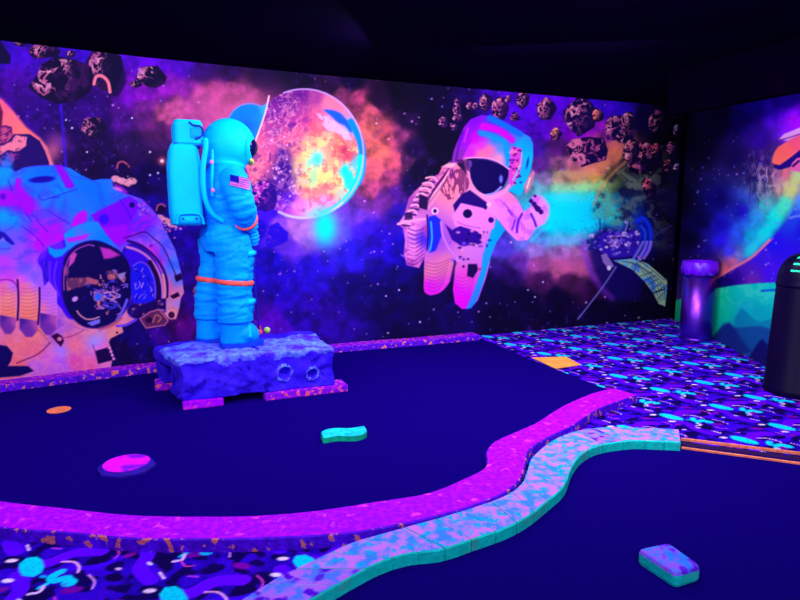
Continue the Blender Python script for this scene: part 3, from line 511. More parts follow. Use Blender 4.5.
        p.poly([(x0,yc-1),(x1,yc+2),(x1-1,yb-6),((x0+x1)/2+3,yb),((x0+x1)/2-3,yb),(x0,yb-8)], field([(x0,yc,60,20,150),((x0+x1)/2,yb-6,110,40,160),(x1,yc+6,190,80,170)]), .95, 1)
    for q in ([(17.5,280),(18.5,300),(17.5,320)],[(39.5,288),(39.5,305),(38,324)]): p.stroke(q, 2.2, (60, 0, 90), .95)
    p.stroke([(-4,281),(6,279.5),(14,282),(18,290)], 1.1, (110, 20, 130), .8)
    p.stroke([(37,328),(44,336),(50,343)], 1, (190, 90, 60), .8); p.stroke([(50,343),(38,354),(22,361),(17,363)], 1.6, (130, 30, 110), .8); p.stroke([(62,338),(72,336),(84,330)], 1.2, (170, 50, 120), .7)
    p.poly([(51,336),(57,333),(62,336),(64,341),(61,347),(57,343)], (50, 0, 60), 1, .9); p.ell(59.5, 339, 2.4, 2, (225, 120, 170))
    p.poly([(-30,344),(0,345),(7,346),(13,353),(11,361),(8,366),(28,366),(34,371),(20,376),(-30,380)], (14, 0, 90), 1, 1)
    p.poly([(95,351),(109,347),(113.5,360),(98,364)], (24, 0, 70), 1, .9)
    for k in range(4): p.ell(109.5+k*1.4, 348+k*3.6, 1.5, 1.4, (235, 140, 210))
    p.poly([(106,337),(111,332),(121,327),(123,332),(111,338)], (235, 140, 140), 1, .9); p.ell(117, 332.5, 1.1, 1, (30, 0, 50))
    p.stroke([(93,345),(96,356)], 1, (120, 40, 130), .8)
    return p.C

def paint_right(X, Y):
    p = Painter(X, Y)
    F2 = [(672,120,10,0,50),(680,200,12,0,60),(700,150,12,0,75),(720,120,14,0,90),(720,200,14,0,140),(690,240,12,0,90),(700,220,14,0,120),(740,120,35,0,160),(740,160,25,0,120),(742,210,25,10,190),(700,270,14,0,100),(705,250,30,10,160),(720,240,40,20,225),(722,225,25,10,200),(730,250,60,60,225),(755,105,50,0,200),(775,110,85,0,235),(775,98,60,0,220),(795,120,170,0,240),(790,100,80,0,240),(800,110,130,0,240),(760,140,50,0,160),(765,160,70,20,140),(750,175,40,20,130),(760,190,80,110,140),(775,175,150,80,130),(780,190,200,160,120),(790,188,200,190,110),(785,175,230,110,120),(800,180,150,120,170),(750,200,40,80,200),(755,215,40,160,215),(765,205,60,200,180),(740,235,40,90,220),(750,235,10,200,215),(740,255,120,150,215),(733,262,240,120,150),(725,271,255,110,100),(716,277,200,60,120),(710,262,60,20,170),(775,215,0,240,200),(765,232,0,235,215),(752,250,40,210,215),(786,205,60,230,180),(795,212,50,120,200),(800,202,90,130,200),(790,228,20,20,200),(785,245,40,0,215),(772,262,50,10,225),(760,258,60,40,225),(752,268,100,30,210),(738,280,90,20,170),(725,285,18,0,110),(750,280,120,40,170),(765,280,70,10,210),(790,270,40,0,200),(830,130,150,0,240),(840,200,40,30,200),(840,270,40,10,200),(812,150,90,0,200)]  # corner end of the print is darkened, partly shade put into the colour
    p.put(np.arange(len(X)), field(F2, 3.2, 3, 9), np.ones(len(X)))
    p.C *= (.5+.5*sstep(.25, .85, p.C.max(1)))[:, None]*(.76+.48*fbm(X, Y, 8, 15, 4))[:, None]
    idx = p.box(735, 150, 790, 215)
    p.put(idx, (230, 190, 210), .6*sstep(.55, .75, ridge(p.X[idx]*1.6, p.Y[idx]*.6, 5, 7, 3))*np.exp(-((p.X[idx]-764)/16)**2-((p.Y[idx]-180)/22)**2))
    p.put(idx, (20, 10, 90), .6*sstep(.5, .7, fbm(p.X[idx]*1.8, p.Y[idx]*.7, 7, 8, 3))*np.exp(-((p.X[idx]-760)/20)**2-((p.Y[idx]-175)/30)**2))
    p.stroke([(800,170),(791,192),(778,216),(763,236),(748,254)], 13, field([(790,190,200,210,110),(783,205,60,240,170),(770,225,0,240,210),(755,243,30,230,220)]), .9, 4, w2=7)
    p.poly([(812,170),(799,200),(786,222),(770,240),(752,258),(735,268),(716,279),(718,287),(850,290),(850,170)], field([(745,268,80,20,180),(760,258,60,20,210),(775,245,30,10,215),(790,222,20,60,200),(802,200,60,140,210),(805,230,20,10,190),(800,260,40,0,200),(770,272,70,10,220),(752,279,110,40,170),(728,283,16,0,100),(735,276,40,0,140)]), .95, 1.6)
    p.stroke([(770,240),(752,257),(735,267),(716,278)], 2.6, (255, 130, 140), .9, 1.2)
    r = random.Random(8)
    for i in range(150):
        x, y = r.uniform(690, 840), r.uniform(130, 282); s = r.choice([.6, .8, 1.1])
        p.ell(x, y, s, s, r.choice([(130,110,250),(190,130,240),(60,140,250)]), r.uniform(.3, .8))
    p.stroke([(790,218),(800,216),(812,222)], 2, (140, 160, 220), .7, 1.5)
    # green planet and ridges
    gp = [(655,312),(668,304),(685,297),(702,291),(718,288),(737,285),(760,283),(790,282),(850,285),(850,440),(655,440)]
    p.poly(gp, field([(670,305,30,200,120),(690,300,0,200,130),(720,298,0,235,150),(745,292,0,225,180),(770,290,0,220,190),(725,312,0,225,150),(745,310,0,200,190),(760,315,0,190,180),(712,330,0,210,150),(790,300,0,200,180),(740,325,0,170,170),(690,320,0,170,120)], 3), 1, 1.2)
    p.poly(gp, (120, 255, 190), .35, 1, tex=lambda x, y: sstep(.55, .7, ridge(x*.7, y, 6, 3))*sstep(312, 296, y))
    p.stroke([(762,291),(775,290),(800,291)], 2.2, (0, 90, 200), .9, 1)
    p.poly([(735,318),(741,308),(747,312),(752,318),(760,322),(775,318),(850,310),(850,440),(735,440)], (0, 140, 165), .8, 1.5)
    p.poly([(700,345),(714,336),(722,326),(729,323),(734,328),(745,327),(760,326),(775,330),(790,322),(850,318),(850,450),(700,450)], (14, 84, 145), 1, 1.5)
    p.poly([(700,345),(714,336),(724,324),(729,323),(735,328),(742,340),(752,352),(730,356)], (16, 30, 110), .75, 3)
    p.poly([(745,362),(751,354),(757,344),(762,339),(768,345),(780,350),(790,342),(850,350),(850,460),(720,460),(700,345)], (16, 16, 96), 1, 1.5)
    # orange figure at the right edge
    p.poly([(779,139),(784,134),(800,127.5),(830,124),(830,134),(800,135),(788,141)], (215, 150, 210), 1, .8)
    p.stroke([(780,140),(788,138),(800,134)], 1.4, (110, 20, 120), .8)
    p.poly([(772,161),(774,153),(778,147),(788,141),(800,135),(830,132),(830,155),(800,150),(790,158),(780,166),(774,166)], field([(775,160,250,110,80),(785,150,245,95,90),(795,142,235,80,110),(782,160,245,100,90)]), 1, .8)
    p.poly([(773,164),(780,165),(790,158),(800,150),(830,152),(830,160),(800,158),(790,167),(780,170),(774,168)], (26, 0, 110), 1, .8)
    p.poly([(790,170),(792,163),(797,158),(830,154),(830,170),(798,172)], (215, 90, 150), 1, .8); p.stroke([(793,166),(799,161)], 2.2, (40, 0, 90))
    k = sstep(835, 900, np.where(X > 0, X, 2000))[:, None]; p.C = p.C*(1-k)+np.array([.03, 0, .16])*k
    return p.C

def paint_carpet(X, Y):
    """repeating swirl carpet, coordinates in metres on the floor"""
    T = .72; a = math.radians(-17)
    U = (X-2.665)*math.cos(a)+(Y-5.204)*math.sin(a); V = -(X-2.665)*math.sin(a)+(Y-5.204)*math.cos(a)
    u = (U/T) % 1.; v = (V/T) % 1.
    p = Painter(u*100, v*100, (14, 0, 82))
    th = 2*np.pi
    def per(s, seed):
        k = 100//s; kx = u*k; ky = v*k
        ix = np.floor(kx).astype(np.int64); iy = np.floor(ky).astype(np.int64); fx = kx-ix; fy = ky-iy
        fx = fx*fx*(3-2*fx); fy = fy*fy*(3-2*fy); h = lambda i, j: hash2(i % k, j % k, seed)
        return (h(ix,iy)*(1-fx)+h(ix+1,iy)*fx)*(1-fy)+(h(ix,iy+1)*(1-fx)+h(ix+1,iy+1)*fx)*fy
    n = per(10, 3); n2 = per(5, 7)
    al = np.arange(len(X))
    p.put(al, (66, 0, 212), .9*sstep(.44, .6, n*.65+n2*.35)); p.put(al, (40, 0, 190), .7*sstep(.5, .6, n2))
    W = [(i*100+h*44, j*100+h*50) for h in (0, 1) for i in (-1, 0, 1) for j in (-1, 0, 1)]
    def both(fn):
        for dx, dy in W: fn(dx, dy)
    def S(pts, w, col, **k): both(lambda dx, dy: p.stroke([(x+dx, y+dy) for x, y in pts], w, col, soft=.5, **k))
    def E(cx, cy, rx, ry, col, rot=0, **k): both(lambda dx, dy: p.ell(cx+dx, cy+dy, rx, ry, col, 1, rot, soft=.6, **k))
    S([(4,2),(14,10),(20,22),(34,28)], 10, (95, 0, 245)); S([(50,44),(64,34),(70,20),(84,12)], 9, (85, 0, 240)); S([(30,8),(44,14),(50,26)], 5, (60, 0, 225))
    E(40, 20, 7, 4, (14, 0, 70), 30); E(80, 30, 8, 4.5, (14, 0, 70), -40); E(12, 32, 7, 4, (16, 0, 80), 50); E(62, 8, 6, 3.5, (14, 0, 70))
    E(26, 40, 6, 3, (120, 0, 160)); E(92, 42, 6, 3, (110, 0, 150), 30); E(54, 30, 4, 2.5, (120, 10, 150), 60)
    both(lambda dx, dy: p.poly([(1+dx,12+dy),(7+dx,10+dy),(14+dx,5+dy),(18+dx,0+dy),(17+dx,-5+dy),(10+dx,-6+dy),(4+dx,-3+dy),(-3+dx,3+dy),(-4+dx,9+dy)], (0, 215, 235), 1, .6))
    S([(28,4),(27,-2),(32,-4),(36,0),(41,-3)], 5.4, (0, 215, 235)); S([(30,-7),(29,-12)], 3, (0, 200, 235)); E(41, -3, 4.4, 4, (0, 215, 235))
    S([(20,12),(27,14),(34,11),(38,6)], 1.5, (245, 170, 235)); S([(30,-10),(32,-15),(28,-18)], 2.2, (225, 190, 250)); S([(46,6),(54,2),(58,-4)], 1.3, (215, 140, 240)); S([(2,22),(8,23)], 1.2, (190, 60, 220))
    S([(84,20),(90,16)], 1.8, (225, 180, 250)); E(50, 38, 3.6, 2, (235, 215, 250), 10); E(72, 26, 2.6, 1.2, (230, 200, 250), -20); E(58, 16, 2.2, 1.2, (235, 190, 240)); E(90, 4, 3.6, 2., (240, 210, 250), 20)
    S([(40,34),(46,30),(48,24)], 1.1, (220, 60, 190)); S([(88,34),(94,30),(99,32)], 1.1, (215, 60, 180)); E(66, 47, 2.4, 1.4, (0, 170, 230)); E(84, 45, 1.5, 1.2, (60, 120, 240))
    g = hash2((u*160).astype(np.int64), (v*160).astype(np.int64), 9); p.C *= (.9+.2*g)[:, None]
    return p.C
# ================================================================ room
HC = 2.93
WALL = [(-5.4, 4.10), (-4.5, 4.66), (-3.54, 5.18), (-2.38, 5.83), (-.80, 6.56), (3.93, 8.53)]
CORNER = Vector((3.93, 8.53)); RDIR = (Vector((3.62, 5.79))-CORNER).normalized(); REND = CORNER+RDIR*9.9
M_black = mat('black_paint', (3, 0, 13), .95, spec=.005, col2=(2, 0, 10), scale=3)
M_ceil = mat('ceiling_black', (6, 1, 28), .95, spec=.005, col2=(5, 0, 24), scale=2)
M_turf = mat('navy_turf', (15, 0, 104), .95, spec=.01, col2=(12, 0, 95), scale=90, bump=.25, bscale=500)
M_under = mat('dark_underlay', (14, 4, 44), .9)

def prism(name, poly, z0, z1, m, parent=None):
    bm = bmesh.new(); a = [bm.verts.new((p[0], p[1], z0)) for p in poly]; b = [bm.verts.new((p[0], p[1], z1)) for p in poly]
    bm.faces.new(a[::-1]); bm.faces.new(b); n = len(poly)
    for i in range(n): bm.faces.new((a[i], a[(i+1) % n], b[(i+1) % n], b[i]))
    return obj(name, bm, m, parent)
room = [(-5.4, -1.5), (REND.x, -1.5), (CORNER.x, CORNER.y)]+[p for p in WALL[::-1][1:]]
big = [(-5.6, -1.7), (5.2, -1.7), (5.2, 9.2), (3.9, 9.0), (-5.6, 4.6)]
props(prism('floor', big, -.12, -.006, M_under), kind='structure')
props(prism('ceiling', big, HC, HC+.1, M_ceil), kind='structure')

def printed_wall(name, pathpts, xs, z0, z1, nz, paint, m):
    """wall strip sampled so that every vertex stores the printed colour"""
    n = len(xs); P = np.array(xs); zs = np.linspace(z0, z1, nz)
    co = np.zeros((n, nz, 3)); co[:, :, 0] = P[:, None, 0]; co[:, :, 1] = P[:, None, 1]; co[:, :, 2] = zs[None, :]
    c = co.reshape(-1, 3); dz = c[:, 2]-CAM_H
    f = c[:, 1]*math.cos(PITCH)-dz*math.sin(PITCH); u = c[:, 1]*math.sin(PITCH)+dz*math.cos(PITCH)
    C = np.clip(paint(400+FPX*c[:, 0]/f, 300-FPX*u/f), 0, 1)
    return grid_mesh(name, c, n, nz, C, m)
def grid_mesh(name, c, n, k, C, m, keep=None):
    i, j = np.meshgrid(np.arange(n-1), np.arange(k-1), indexing='ij'); a = (i*k+j).ravel()
    F = np.stack([a, a+k, a+k+1, a+1], 1)
    if keep is not None: F = F[keep(c[F].mean(1))]
    used = np.unique(F); remap = np.full(len(c), -1); remap[used] = np.arange(len(used)); F = remap[F]; c = c[used]; C = C[used]
    me = bpy.data.meshes.new(name); me.vertices.add(len(c)); me.vertices.foreach_set('co', c.ravel())
    me.loops.add(F.size); me.loops.foreach_set('vertex_index', F.ravel().astype(np.int32))
    me.polygons.add(len(F)); me.polygons.foreach_set('loop_start', np.arange(0, F.size, 4, dtype=np.int32)); me.polygons.foreach_set('loop_total', np.full(len(F), 4, dtype=np.int32))
    me.update(calc_edges=True)
    at = me.color_attributes.new('print', 'BYTE_COLOR', 'POINT')
    rgba = np.ones((len(c), 4)); rgba[:, :3] = C; at.data.foreach_set('color_srgb', rgba.ravel())
    return link(name, me, m)
M_print = vmat('printed_mural', .75, .08)
# back wall: columns spaced by viewing angle so the print keeps an even resolution
def on_wall(xp):
    d = Vector(((xp-400)/FPX, math.cos(PITCH)))        # horizontal bearing
    for A, B in zip(WALL, WALL[1:]):
        A = Vector(A); B = Vector(B); e = B-A; den = d.x*e.y-d.y*e.x
        t = (A.x*e.y-A.y*e.x)/den; s = (A.x*d.y-A.y*d.x)/den
        if t > 0 and -1e-6 <= s <= 1+1e-6: return (d.x*t, d.y*t)
    return None
cols = [q for q in (on_wall(-170+k*.62) for k in range(1420)) if q is not None]
cols.append((CORNER.x, CORNER.y))
bw = printed_wall('wall_back', WALL, cols, 0., HC, 520, paint_back, M_print); props(bw, kind='structure')
rc = [(CORNER.x+RDIR.x*s, CORNER.y+RDIR.y*s) for s in np.concatenate([np.linspace(0, 4.2, 330), np.linspace(4.25, 9.9, 40)])]
rw = printed_wall('wall_right', None, rc, 0., HC, 460, paint_right, M_print); props(rw, kind='structure')
def wallbox(name, A, B, th, z0, z1, m):
    A = Vector(A); B = Vector(B); d = (B-A).normalized(); nrm = Vector((-d.y, d.x))*th
    return props(prism(name, [A, B, B+nrm, A+nrm], z0, z1, m), kind='structure')
wallbox('wall_left', (-5.4, 4.1), (-5.4, -1.5), -.1, 0, HC, M_black)
wallbox('wall_rear', (-5.4, -1.5), (5.2, -1.5), -.1, 0, HC, M_black)
# black strip that closes the corner between the two murals
bm = bmesh.new(); e = Vector((WALL[-1][0]-WALL[-2][0], WALL[-1][1]-WALL[-2][1])).normalized()
a = CORNER-e*.055; b = CORNER+RDIR*.62
vs = [(a.x, a.y), (CORNER.x, CORNER.y), (b.x, b.y)]
off = [(a.x+.01, a.y-.03), (CORNER.x-.06, CORNER.y-.1), (b.x-.02, b.y+.0)]
for z in (0,): pass
prof = [vs[0], vs[1], (CORNER.x+RDIR.x*.1, CORNER.y+RDIR.y*.1), (CORNER.x+RDIR.x*.1-.03, CORNER.y+RDIR.y*.1), (a.x+.02, a.y-.035)]
props(prism('trim_corner', prof, 0, HC, M_black), kind='structure')
# black beam hanging in front of the right mural
q0, q1 = px(712, 107, 2.5), px(840, 82.5, 2.5); d = (q1-q0).normalized(); q0 -= d*.55; q1 += d*.6
nn = Vector((d.y, -d.x, 0))*(1 if d.y*1 > 0 else -1)
nn = Vector((-d.y, d.x, 0)); nn = nn if nn.x > 0 else -nn
props(prism('trim_beam', [q0, q1, q1+nn*.12, q0+nn*.12], 2.5, HC, M_black), kind='structure')

# ================================================================ floor coverings
HB = .065
PUR = [((-70,489),(-70,514)),((0,500.5),(0,527)),((65,508),(65,532)),((130,514.5),(130,538)),((200,516),(195,539)),((260,515),(262,538)),((318,510),(345,533)),((371,502),(400,524)),((427,493),(455,511)),((465,478),(495,497)),((484,468),(516,484)),((487,460),(524,470)),((486,452),(526,460)),((492,443),(529,450)),((505,436),(541,441)),((535,423),(557,433)),((563,406),(576,423)),((593,393),(600,408)),((614,388),(637,395))]
CYA = [((110,662),(170,672)),((180,632),(245,634)),((240,600),(310,600)),((277,577),(352,576)),((315,559),(382,561)),((352,542),(409,553)),((400,528),(442,549)),((440,517),(476,538)),((475,506),(505,528)),((505,495),(528,516)),((522,482),(546,502)),((528,468),(564,486)),((533,456),(572,467)),((551,441),(582,454)),((574,431),(600,445)),((602,427),(632,440.5)),((632,427),(656,441)),((679,429),(681,442))]
def rail(pairs, n=8):
    A = [px(*a, HB) for a, b in pairs]; B = [px(*b, HB) for a, b in pairs]
    q = catmull([tuple(a)[:2]+tuple(b)[:2] for a, b in zip(A, B)], False, n)
    return [(Vector(v[:2]), Vector(v[2:])) for v in q]
rp, rcy = rail(PUR), rail(CYA)
FR = [(-70,400),(0,393),(160,372.5),(328,354),(420,346),(480,340.5)]
fr = [px(*p) for p in FR]
# turf of the first hole
t1 = [(v[0]+v[1])/2 for v in rp]
poly1 = [Vector((-5.35, t1[0].y+.55))]+t1+[px(612, 392).xy, px(536, 362).xy, px(481, 339).xy]+[Vector((p.x, p.y+.08)) for p in fr[::-1][:-1]]+[Vector((-4.6, 4.45)), Vector((-5.35, 4.0))]
tf = prism('putting_turf', poly1, -.005, .006, M_turf); props(tf, 'dark navy putting turf under the astronaut statue, enclosed by the purple curb', 'putting green')
t2 = [(v[0]+v[1])/2 for v in rcy]
poly2 = [t2[0]]+t2[1:]+[px(681, 447).xy, px(800, 459.5).xy, px(900, 471).xy+Vector((0,0)), Vector((3.02, 1.5)), Vector((2.7, -1.3)), Vector((-.9, -1.3))]
tf2 = prism('putting_turf', poly2, -.005, .006, M_turf); props(tf2, 'dark navy putting turf at the lower right with one loose block on it', 'putting green')
def inside(poly, x, y):
    r = np.zeros(len(x), bool)
    for i in range(len(poly)):
        ax, ay = poly[i][0], poly[i][1]; bx, by = poly[(i+1) % len(poly)][0], poly[(i+1) % len(poly)][1]
        if abs(ay-by) < 1e-9: continue
        r ^= ((ay > y) != (by > y)) & (x < (bx-ax)*(y-ay)/(by-ay)+ax)
    return r
cxm = sum(p[0] for p in poly1)/len(poly1); cym = sum(p[1] for p in poly1)/len(poly1)
sh1 = [(p[0]+(cxm-p[0])*.03, p[1]+(cym-p[1])*.03) for p in poly1]
cx2 = 1.6; cy2 = 1.6; sh2 = [(p[0]+(cx2-p[0])*.03, p[1]+(cy2-p[1])*.03) for p in poly2]
wl = [(p[0], p[1]) for p in WALL]
def carpet(name, x0, x1, y0, y1, st, label, keepfn):
    xs = np.arange(x0, x1, st); ys = np.arange(y0, y1, st); n, k = len(xs), len(ys)
    c = np.zeros((n, k, 3)); c[:, :, 0] = xs[:, None]; c[:, :, 1] = ys[None, :]; c = c.reshape(-1, 3)
    C = np.clip(paint_carpet(c[:, 0], c[:, 1]), 0, 1)
    def keep(m):
        ok = inside(room, m[:, 0], m[:, 1]) & ~inside(sh1, m[:, 0], m[:, 1]) & ~inside(sh2, m[:, 0], m[:, 1])
        return ok & keepfn(m)
    o = grid_mesh(name, c, n, k, C, vmat('printed_carpet', .95, .03), keep); props(o, label, 'carpet'); return o
carpet('patterned_carpet', -2.9, .75, 1.5, 3.4, .0065, 'purple swirl-pattern carpet at the lower left, between the purple and cyan curbs', lambda m: m[:, 0] < .7)
carpet('patterned_carpet', .7, 4.0, 2.6, 8.6, .0115, 'purple swirl-pattern carpet running back to the two bins and the murals', lambda m: m[:, 0] > .7)
o = prism('plain_floor', [(-5.39, -1.49), (REND.x-.02, -1.49), (3.35, 2.58), (.7, 1.48), (-2.9, 1.48), (-2.9, 2.6), (-5.39, 3.0)], -.0055, -.003, M_under); o.name = 'floor_dark'; props(o, kind='structure')

# ---------------------------------------------------------------- curbs made of blocks
M_pur = mat('magenta_curb_paint', (158, 0, 242), .7, spec=.05, col2=(190, 8, 238), scale=30, lo=.45, hi=.6, bump=.5, bscale=90, col3=(250, 60, 190), scale3=16, lo3=.6, hi3=.72)
M_purs = mat('violet_curb_side', (96, 0, 225), .7, spec=.15, col2=(70, 0, 190), scale=22, bump=.6, bscale=60, col3=(225, 110, 110), scale3=24, lo3=.57, hi3=.62)
M_purw = mat('speckled_curb_paint', (150, 0, 225), .7, spec=.15, col2=(110, 0, 210), scale=18, bump=.6, bscale=60, col3=(240, 80, 130), scale3=28, lo3=.55, hi3=.62)
M_cya = mat('cyan_pink_curb_paint', (60, 140, 245), .7, spec=.05, col2=(205, 125, 238), scale=15, detail=12, lo=.42, hi=.58, bump=.7, bscale=80, col3=(20, 170, 235), scale3=24, lo3=.54, hi3=.62)
M_cyad = mat('violet_stained_curb_paint', (80, 130, 245), .7, spec=.05, col2=(185, 110, 240), scale=15, detail=12, lo=.42, hi=.58, bump=.7, bscale=80, col3=(90, 0, 215), scale3=13, lo3=.52, hi3=.6)
M_teal = mat('teal_curb_side', (0, 225, 195), .7, spec=.15, col2=(0, 205, 180), scale=25, bump=.4, bscale=60, col3=(60, 180, 160), scale3=10)
def block(a0, b0, a1, b1, mid, z1, jit, mt, ms, parent, name='curb_block', gap=.004):
    """one block of a curb; a*/b* are the ends of its two long sides, mid = intermediate (a,b) pairs"""
    rows = [(a0, b0)]+mid+[(a1, b1)]
    d0 = (rows[1][0]-rows[0][0]+rows[1][1]-rows[0][1]).normalized(); d1 = (rows[-1][0]-rows[-2][0]+rows[-1][1]-rows[-2][1]).normalized()
    rows[0] = (rows[0][0]+d0*gap, rows[0][1]+d0*gap); rows[-1] = (rows[-1][0]-d1*gap, rows[-1][1]-d1*gap)
    bm = bmesh.new(); L = []; ch = .007
    for k, (a, b) in enumerate(rows):
        w = (b-a).normalized(); z = z1+jit; e = ch*.15 if k in (0, len(rows)-1) else 0
        L.append([bm.verts.new(v) for v in ((a.x, a.y, .0), (a.x, a.y, z-ch-e*.4), (a.x+w.x*ch, a.y+w.y*ch, z-e*.6), (b.x-w.x*ch, b.y-w.y*ch, z-e*.6), (b.x, b.y, z-ch-e*.4), (b.x, b.y, .0))])
    F = []
    for r0, r1 in zip(L, L[1:]):
        for i in range(6):
            f = bm.faces.new((r0[i], r0[(i+1) % 6], r1[(i+1) % 6], r1[i])); f.material_index = 0 if i in (2,) else 1
    for r in (L[0][::-1], L[-1]): f = bm.faces.new(r); f.material_index = 1
    o = obj(name, bm, mt, parent); o.data.materials.append(ms); return o
def curb(name, rows, nb, mt, ms, label, cat='curb', gap=.004, jit=.002, seed=1, alt=None):
    r = random.Random(seed); L = [0.]
    for (a, b), (c, e) in zip(rows, rows[1:]): L.append(L[-1]+((c+e)/2-(a+b)/2).length)
    def at(s):
        for i in range(len(L)-1):
            if s <= L[i+1]+1e-9:
                t = (s-L[i])/(L[i+1]-L[i]); return (rows[i][0].lerp(rows[i+1][0], t), rows[i][1].lerp(rows[i+1][1], t))
        return rows[-1]
    m = at(L[-1]/2); root = empty(name, ((m[0].x+m[1].x)/2, (m[0].y+m[1].y)/2, 0)); o3 = Vector((root.location.x, root.location.y))
    for k in range(nb):
        s0, s1 = L[-1]*k/nb, L[-1]*(k+1)/nb; pts = [at(s0+(s1-s0)*t/4) for t in range(5)]; pts = [(a-o3, b-o3) for a, b in pts]
        m_ = alt if (alt and r.random() < .28) else mt
        block(pts[0][0], pts[0][1], pts[-1][0], pts[-1][1], pts[1:-1], HB, r.uniform(-jit, jit), m_, ms, root, gap=gap)
    props(root, label, cat); return root
curb('brick_curb', rp, 30, M_pur, M_purs, 'bright magenta curb of bricks winding in front of the astronaut\'s turf', gap=.0004, jit=.0008, seed=2)
curb('brick_curb', rcy, 23, M_cya, M_teal, 'curb of mottled cyan and pink blocks with teal sides around the lower right turf', gap=.0025, jit=.001, seed=3, alt=M_cyad)
back = [];
for i, p in enumerate(fr):
    d = (fr[min(i+1, len(fr)-1)]-fr[max(i-1, 0)]).normalized(); nrm = Vector((-d.y, d.x)); back.append((p.xy, p.xy+nrm*.19))
back = [(Vector(v[:2]), Vector(v[2:])) for v in catmull([tuple(a)+tuple(b) for a, b in back], False, 6)]
curb('brick_curb', back, 20, M_purw, M_purs, 'straight purple speckled curb of bricks along the foot of the space mural', gap=.002, jit=.0015, seed=5)

# edging strip beside the second turf
M_cop = mat('orange_metal_edge', (255, 140, 90), .5, spec=.3, scale=30)
e0, e1, f0, f1 = px(681, 438.5, .012), px(1000, 477, .012), px(681.5, 447.5, .012), px(1000, 490, .012)
root = empty('edging_strip', ((e0.x+f0.x)/2, (e0.y+f0.y)/2, 0)); O = root.location
def bar(name, a, b, wd, z0, z1, m, parent, off):
    d = (b-a).normalized(); n_ = Vector((-d.y, d.x, 0))*wd/2
    return prism(name, [a+n_-off, b+n_-off, b-n_-off, a-n_-off], z0, z1, m, parent)
bar('metal_rail', e0, e1, .018, 0, .016, M_cop, root, O); bar('metal_rail', f0, f1, .018, 0, .016, M_cop, root, O)
bar('centre_band', (e0+f0)/2, (e1+f1)/2, .07, 0, .009, mat('dark_rubber', (40, 0, 70), .8), root, O)
props(root, 'floor edging strip with two thin orange rails, right of the cyan curb', 'floor trim')
# markers on the turf
M_or = mat('fluorescent_orange', (255, 170, 75), .8, spec=.1, scale=4)
pts = [px(532, 358, .006), px(566, 357, .006), px(581, 365, .006), px(556, 369, .006)]
o = prism('tee_mat', pts, .006, .011, M_or); props(o, 'flat orange square tee mat on the edge between dark turf and carpet', 'tee mat')
M_or2 = mat('fluorescent_orange_red', (255, 130, 85), .8, spec=.1, scale=40)
c = px(59, 410, .006); bm = bmesh.new(); lathe(bm, [(.085, 0), (.085, .003), (.07, .0045)], 40); o = obj('ball_spot', bm, M_or2); o.location = c; o.scale = (.98, .98, 1)
props(o, 'small flat orange round spot on the turf near the left end of the back curb', 'floor marker')
# low octagonal bump with magenta top
c = px(127, 468, .006); root = empty('turf_bump', c); bm = bmesh.new()
def ngon(bm, rings, n, ph=0):
    L = [[bm.verts.new((r*math.cos(2*math.pi*i/n+ph), r*.9*math.sin(2*math.pi*i/n+ph), z)) for i in range(n)] for r, z in rings]
    for a, b in zip(L, L[1:]):
        for i in range(n): bm.faces.new((a[i], a[(i+1) % n], b[(i+1) % n], b[i]))
    bm.faces.new(L[-1]); bm.faces.new(L[0][::-1])
ngon(bm, [(.165, 0), (.165, .012), (.145, .03)], 8, .2); obj('base', bm, mat('violet_bump', (40, 0, 165), .8), root)
bm = bmesh.new(); lathe(bm, [(.128, .03), (.128, .034), (.11, .037)], 40); obj('top_disc', bm, mat('magenta_disc', (225, 0, 250), .7, spec=.15, col2=(120, 0, 200), scale=9, lo=.52, hi=.62), root)
props(root, 'low octagonal obstacle with a glowing magenta round top, on the left of the turf', 'obstacle')
# wavy teal block
root = empty('curved_block', px(344, 438, .006), .3); r = random.Random(1); bm = bmesh.new()
L = []
for k in range(25):
    t = k/24; x = -.15+.3*t; y0 = .012*math.sin((t-.5)*math.pi)*abs(2*t-1)+.02*math.sin(t*6.3); hw = .062*(1-.35*abs(2*t-1)**6)
    top = .05; L.append([bm.verts.new(v) for v in ((x, y0-hw, 0), (x, y0-hw-.003, top*.75), (x, y0-hw+.012, top), (x, y0+hw-.012, top+.002), (x, y0+hw, top*.75), (x, y0+hw, 0))])
for a, b in zip(L, L[1:]):
    for i in range(6):
        f = bm.faces.new((a[i], b[i], b[(i+1) % 6], a[(i+1) % 6])); f.material_index = 0 if i in (2, 1) else 1
for q in (L[0], L[-1][::-1]): f = bm.faces.new(q); f.material_index = 1
o = obj('block_body', bm, mat('bright_aqua', (0, 225, 245), .7, spec=.15, col2=(0, 190, 225), scale=18, bump=.6, bscale=60, col3=(10, 120, 190), scale3=30, lo3=.6, hi3=.66), root); o.data.materials.append(mat('green_teal_side', (0, 205, 140), .7, scale=20))
props(root, 'wavy bright aqua block lying alone in the middle of the turf', 'obstacle block')
